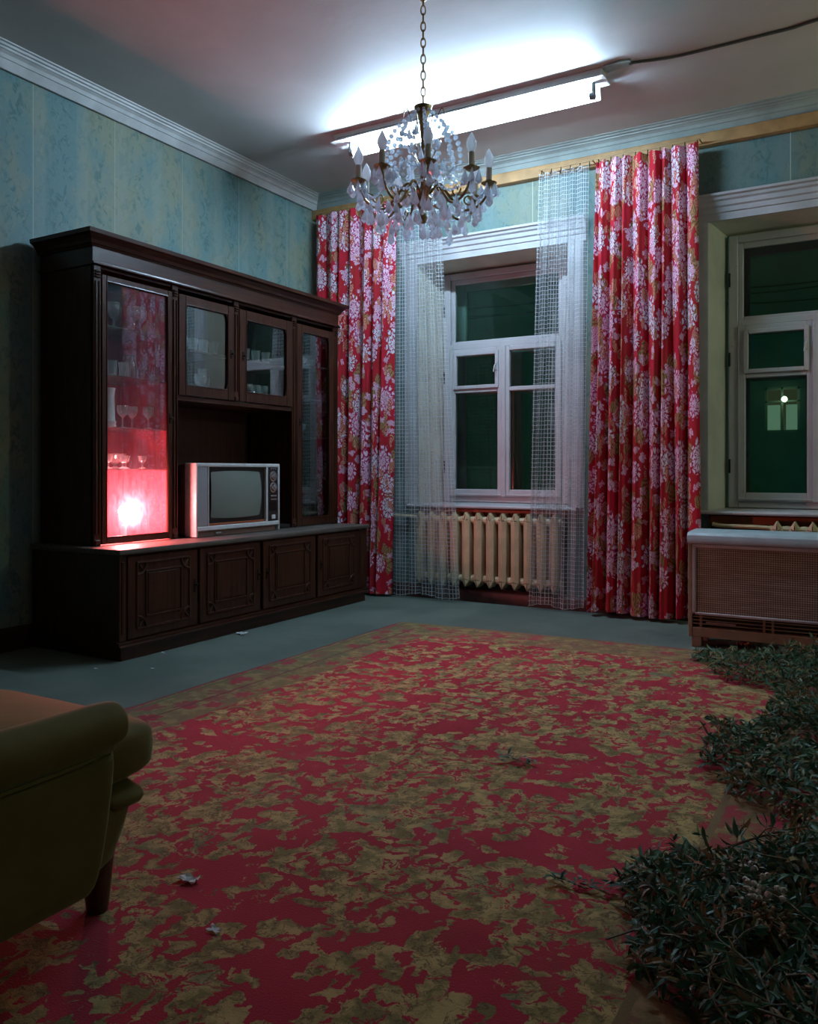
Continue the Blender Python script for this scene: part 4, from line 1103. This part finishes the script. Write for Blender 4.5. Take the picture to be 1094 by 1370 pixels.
# ================================================================ ARMCHAIR
AX = -1.275
ac = thing('armchair', (-1.66, .75, 0), 'ochre velvet armchair with rolled arm, cut off at the picture edge', 'armchair')
def armshape(side):
    """rolled arm: side panel under a fat roll; front edge leans forward towards the top"""
    b = bmesh.new(); prof = []
    for a in range(0, 21):                                   # roll section in (x,z), outer side first
        t = R(-70 + a * 250 / 20); prof.append((.056 * math.cos(t) - .036, .420 + .050 * math.sin(t)))
    prof = [(-.004, .10), (.006, .20), (.008, .30), (.002, .378)] + prof + [(-.118, .30), (-.118, .10)]
    rows = []
    ys = [.12, .3, .5, .7, .85, .95, 1.00, 1.025, 1.035]
    for k, y in enumerate(ys):
        row = []
        sh = 1.0 if k < 6 else [.985, .93, .80][k - 6]
        for x, z in prof:
            lean = .055 * (z - .10) / .35 if z > .1 else 0
            yy = y + lean * (y / 1.035)
            if z > .395: yy += .016 * (1 if k > 4 else k / 5)
            cxp, czp = -.045, .27 if z < .385 else .42
            xx = cxp + (x - cxp) * (sh if z > .385 else min(1, sh + .04)); zq = czp + (z - czp) * sh if z > .385 else z
            wr = .004 * math.sin(y * 46 + z * 30) * max(0, 1 - abs(y - .62) / .3) if z > .4 else 0
            row.append(b.verts.new((AX + (xx + wr) if side > 0 else -2.045 - (xx + wr), yy, zq + wr + (.012 * (.9 - y) if z > .4 and y < .9 else 0))))
        rows.append(row)
    n = len(prof)
    for a, c in zip(rows, rows[1:]):
        for i in range(n): b.faces.new((a[i], a[(i + 1) % n], c[(i + 1) % n], c[i]))
    b.faces.new(rows[0]); b.faces.new(rows[-1]); return b
for s in (1, -1):
    arm = obj('arm', armshape(s), VELVET, ac, 60)
    m = arm.modifiers.new('s', 'SUBSURF'); m.levels = m.render_levels = 2
    b = bmesh.new(); xx = AX + .004 if s > 0 else -2.049
    tube(b, crv([(xx, .2, .375), (xx, .6, .378), (xx, .95, .380), (xx - s * .010, 1.060, .383)]), .0042, 6)
    obj('piping', b, VELVET, arm)
def crown(p):
    z = p.z
    q = Vector((p.x, p.y, z))
    if z > 0: q.z += .42 * max(0, 1 - p.x * p.x) * max(0, 1 - p.y * p.y)
    return q
cu = obj('seat_cushion', superell(bmesh.new(), (-1.66, .755, .325), (.63, 1.06, .125), .38, .22, 48, 18, crown), VELVET, ac, 70)
b = bmesh.new()
tube(b, [( -1.66 + .313 * math.copysign(abs(math.cos(t)) ** .22, math.cos(t)), .74 + .512 * math.copysign(abs(math.sin(t)) ** .22, math.sin(t)), .352) for t in [2 * math.pi * k / 72 for k in range(72)]], .005, 6, True)
obj('cushion_piping', b, VELVET, cu)
def basetaper(p):
    k = (p.z + 1) / 2; return Vector((p.x * (.93 + .07 * k), p.y * (.90 + .10 * k) if p.y > 0 else p.y, p.z))
ba = obj('seat_base', superell(bmesh.new(), (-1.66, .68, .18), (.66, 1.08, .165), .25, .18, 48, 14, basetaper), VELVET, ac, 70)
obj('front_roll', superell(bmesh.new(), (-1.66, 1.155, .243), (.66, .135, .068), .75, .4, 40, 12), VELVET, ba, 70)
obj('backrest', superell(bmesh.new(), (-1.66, .14, .52), (.80, .24, .62), .5, .35, 32, 16), VELVET, ac, 70)
for x, y in ((-1.405, 1.135), (-1.915, 1.135), (-1.40, .15), (-1.92, .15)):
    obj('leg', lathe(bmesh.new(), [(0, 0), (.020, 0), (.022, .004), (.034, .12), (.034, .14), (0, .14)], (x, y, .0095), 14), LEGW, ac)

# ================================================================ HEAPS OF DRIED BRANCHES
def leaf(V, Fc, p, d, L, W, up, bend=.25):
    s = d.cross(up)
    if s.length < 1e-4: s = d.orthogonal()
    s.normalize(); n = s.cross(d).normalized(); i = len(V)
    m1 = p + d * L * .35 + n * L * bend * .25; m2 = p + d * L * .7 + n * L * bend * .1; e = p + d * L - n * L * bend * .25
    V += [p, m1 + s * W + n * W * .4, m1, m1 - s * W + n * W * .4, m2 + s * W * .8 + n * W * .3, m2, m2 - s * W * .8 + n * W * .3, e]
    Fc += [(i, i + 2, i + 1), (i, i + 3, i + 2), (i + 1, i + 2, i + 5, i + 4), (i + 2, i + 3, i + 6, i + 5), (i + 4, i + 5, i + 7), (i + 5, i + 6, i + 7)]
def rv(rn): 
    return Vector((rn.gauss(0, 1), rn.gauss(0, 1), rn.gauss(0, 1))).normalized()
def pyobj(name, V, Fc, mat, parent=None):
    me = bpy.data.meshes.new(name); me.from_pydata([tuple(v) for v in V], [], Fc); me.materials.append(mat)
    o = bpy.data.objects.new(name, me); COL.objects.link(o)
    if parent: o.parent = parent
    return o
def branch_protos():
    out = []
    for k in range(5):
        rn = random.Random(50 + k)
        root = thing('branch', (0, 0, -50), 'proto', 'branch')
        L = rn.uniform(.30, .46); pts = crv([(0, 0, 0), (L * .35, rn.uniform(-.04, .04), .03), (L * .7, rn.uniform(-.06, .06), .035), (L, rn.uniform(-.09, .09), .0)], 5)
        b = bmesh.new(); tube(b, pts, .0036, 5, taper=lambda t: 1 - .7 * t)
        V, Fc = [], []
        tw = []
        for j in range(2, len(pts) - 1, 2):
            d0 = (pts[j + 1] - pts[j]).normalized(); sd = 1 if j % 4 else -1
            q = pts[j] + (d0 * .5 + Vector((0, sd * .9, rn.uniform(-.1, .5)))).normalized() * rn.uniform(.06, .13)
            tw.append([pts[j], pts[j].lerp(q, .5) + Vector((0, 0, .008)), q])
        for t3 in tw: tube(b, t3, .0020, 4, taper=lambda t: 1 - .6 * t)
        st = bpy.data.meshes.new('stem'); b.to_mesh(st); b.free(); st.materials.append(STEMM)
        for line, n in [(pts, 26)] + [(t3, 9) for t3 in tw]:
            for _ in range(n):
                s = rn.uniform(.15, 1) * (len(line) - 1); i = min(int(s), len(line) - 2)
                p = line[i].lerp(line[i + 1], s - i); d0 = (line[i + 1] - line[i]).normalized()
                d = (d0 * .9 + rv(rn) * .85).normalized()
                leaf(V, Fc, p, d, rn.uniform(.030, .062), rn.uniform(.0040, .0080), rv(rn))
        so = bpy.data.objects.new('stem', st); COL.objects.link(so); so.parent = root
        lo = pyobj('leaves', V, Fc, LEAF, root); lo['kind'] = 'stuff'
        out.append(root)
    return out
BR = branch_protos(); used = set()
def lay_branch(loc, eul, label, group, sc_=1.0):
    k = random.randrange(len(BR)); o = BR[k]
    if k not in used:
        used.add(k); o.location = loc; o.rotation_euler = eul; o.scale = (sc_,) * 3; o['label'] = label; o['group'] = group
    else: copy_tree(o, loc, label=label, group=group, scale=sc_, eul=eul)
def hull(x, y, blobs):
    h = 0
    for bx0, by0, rx, ry, hh in blobs:
        q = ((x - bx0) / rx) ** 2 + ((y - by0) / ry) ** 2
        if q < 1: h = max(h, hh * (1 - q) ** .6)
    return h * (1 + .35 * noise.noise((x * 9, y * 9, 3)))
HEAPS = [
    ('small flat heap of dried branches in front of the heater', [(-.64, 4.11, .17, .15, .05), (-.44, 3.94, .24, .27, .10), (-.15, 3.88, .30, .40, .13), (.2, 3.85, .3, .4, .14)], 5200, 10, 'branch lying on the small heap in front of the heater', 'branches on the heater heap'),
    ('middle heap of dark leafy branches on the carpet edge', [(-.34, 2.72, .16, .22, .11), (-.17, 2.92, .24, .34, .15), (-.18, 2.55, .22, .23, .13), (.15, 2.85, .35, .45, .18)], 7000, 14, 'branch lying on the middle heap beside the carpet edge', 'branches on the middle heap'),
    ('large near heap of wilted leafy branches by the carpet corner', [(-.34, 1.78, .16, .17, .09), (-.22, 1.60, .20, .22, .13), (-.05, 1.85, .25, .26, .16), (-.04, 1.42, .20, .26, .14), (.2, 1.7, .3, .6, .2), (.05, 1.2, .2, .2, .14), (.0, 2.12, .2, .2, .12)], 13000, 20, 'branch lying on the large near heap by the carpet corner', 'branches on the near heap')]
for hi, (lab, blobs, nl, nb, blab, bgrp) in enumerate(HEAPS):
    rn = random.Random(90 + hi); V, Fc = [], []
    x0 = min(q[0] - q[2] for q in blobs); x1 = max(q[0] + q[2] for q in blobs); y0 = min(q[1] - q[3] for q in blobs); y1 = max(q[1] + q[3] for q in blobs)
    n = 0; tries = 0; stems = bmesh.new()
    while n < nl and tries < nl * 12:
        tries += 1
        x, y = rn.uniform(x0, x1), rn.uniform(y0, y1); h = hull(x, y, blobs)
        if h < .012: continue
        z = h * rn.uniform(.35, 1.0) ** .6 + .008
        d = rv(rn); d.z *= .55; d.normalize()
        leaf(V, Fc, Vector((x, y, max(z, .03 if d.z < 0 else .012))), d, rn.uniform(.018, .052), rn.uniform(.0030, .0065), rv(rn) * .6 + Vector((0, 0, 1)), rn.uniform(-.3, .6)); n += 1
        if n % 160 == 0:
            d2 = rv(rn); d2.z *= .3; p = Vector((x, y, z)); tube(stems, [p - d2 * .07, p + Vector((0, 0, .012)), p + d2 * .07 + Vector((0, 0, -.01))], .0022, 4)
    for v in V: v.z = max(v.z, .011)
    hp = thing('branch_heap', ((x0 + x1) / 2, (y0 + y1) / 2, .01), lab, 'heap'); hp['kind'] = 'stuff'
    lo = pyobj('tangled_leaves', V, Fc, LEAF, hp); lo.location = -hp.location; lo['kind'] = 'stuff'
    for v in stems.verts: v.co.z = max(v.co.z, .014)
    so = obj('tangled_stems', stems, STEMM, hp); so['kind'] = 'stuff'
    for k in range(nb):
        for _ in range(60):
            x, y = rn.uniform(x0, x1), rn.uniform(y0, y1); h = hull(x, y, blobs)
            az, bs = rn.uniform(0, 6.28), rn.uniform(.55, .8)
            if h > .03 and x < .30 and hull(x + .42 * bs * math.cos(az), y + .42 * bs * math.sin(az), blobs) > .012: break
        h2 = hull(x + .36 * bs * math.cos(az), y + .36 * bs * math.sin(az), blobs)
        lay_branch((x, y, h + .008), (rn.uniform(-.4, .4), math.atan2(h - h2, .36 * bs), az), blab, bgrp, bs)
# blossom and seed clusters on the heaps
def cluster(name, p, n, r, br, mat, label, cat):
    rn = random.Random(n); t = thing(name, p, label, cat); b = bmesh.new(); st = bmesh.new()
    for _ in range(n):
        q = Vector(p) + Vector((rn.gauss(0, r), rn.gauss(0, r), abs(rn.gauss(0, r * .45))))
        lathe(b, [(0, -br), (br * .8, -br * .5), (br, .1 * br), (br * .6, br * .7), (0, br * .8)], q, 5, rv(rn), False)
        if rn.random() < .35: tube(st, [Vector(p) - Vector((0, 0, .02)), (Vector(p) + q) / 2 + Vector((0, 0, .006)), q], .0013, 4)
    o = obj('flower_head' if cat == 'flowers' else 'seed_head', b, mat, t); o['kind'] = 'stuff'
    obj('stalks', st, STEMM, t)
def heap_pt(u, v, hi):
    for k in range(60):
        z = .30 - k * .005; p = at(u, v, z=z)
        if hull(p.x, p.y, HEAPS[hi][1]) >= z: return (p.x, p.y, z + .015)
    p = at(u, v, z=.03); return (p.x, p.y, .03)
cluster('flower_cluster', heap_pt(992, 1180, 2), 46, .024, .0075, BLOS, 'faded white blossom cluster on the near heap', 'flowers')
cluster('flower_cluster', heap_pt(1012, 1205, 2), 22, .020, .0065, BLOS, 'cream berry cluster just below the white blossom, near heap', 'flowers')
cluster('seed_cluster', heap_pt(1025, 1250, 2), 80, .022, .0045, SEED, 'tan seed head low on the near heap', 'seed head')
cluster('seed_cluster', heap_pt(1068, 1100, 1), 90, .030, .0045, SEED, 'brown feathery seed head where the middle and near heaps meet', 'seed head')
cluster('flower_cluster', heap_pt(1000, 862, 0), 40, .030, .006, RUST, 'rust coloured flower head on the heap below the heater', 'flowers')
# loose sprigs and scraps
def sprig(u, v, n, label, spread=.05, cat='sprig'):
    p = at(u, v, z=.014); rn = random.Random(int(u)); V, Fc = [], []
    t = thing('sprig', (p.x, p.y, .012), label, cat); st = bmesh.new()
    tube(st, [p + Vector((-spread, .01, .004)), p + Vector((0, 0, .008)), p + Vector((spread, -.006, .004))], .002, 4); obj('stem', st, STEMM, t)
    for _ in range(n):
        q = Vector((rn.uniform(-spread, spread), rn.gauss(0, spread * .28), rn.uniform(.002, .016)))
        d = rv(rn); d.z = abs(d.z) * .2; d.normalize(); leaf(V, Fc, q, d, rn.uniform(.014, .035), rn.uniform(.003, .005), Vector((0, 0, 1)))
    o = pyobj('leaves', V, Fc, LEAF, t); o['kind'] = 'stuff'
sprig(686, 1018, 34, 'small withered sprig lying alone in the middle of the carpet', .055)
sprig(757, 1182, 20, 'dark withered sprig on the carpet left of the near heap, upper one', .045)
sprig(795, 1192, 14, 'withered sprig on the carpet close to the near heap, lower one', .035)
def scrap(u, v, s, label, zb=0.0, mat=PAPER):
    p = at(u, v, z=zb + .004); rn = random.Random(int(u * 3 + v)); b = bmesh.new(); n = 5; g = []
    for i in range(n):
        g.append([b.verts.new((p.x + (i - 2) * s / 4 + rn.uniform(-.1, .1) * s, p.y + (j - 2) * s / 6 + rn.uniform(-.08, .08) * s, zb + .0015 + rn.uniform(0, .22) * s)) for j in range(n)])
    for i in range(n - 1):
        for j in range(n - 1): b.faces.new((g[i][j], g[i + 1][j], g[i + 1][j + 1], g[i][j + 1]))
    tag(obj('paper_scrap', b, mat, None, 0), label, 'paper scrap')
scrap(323, 848, .055, 'crumpled white paper scrap on the grey floor before the wall unit')
scrap(218, 873, .022, 'tiny white scrap on the floor near the wall unit corner')
scrap(204, 894, .016, 'smallest white crumb on bare floor by the wall unit corner')
scrap(128, 894, .018, 'white crumb on the floor in the wall unit shadow')
scrap(252, 1177, .045, 'pale blue flake of paper on the carpet beside the armchair', .010)
scrap(287, 1243, .026, 'small pale flake on the carpet in front of the armchair leg', .010)
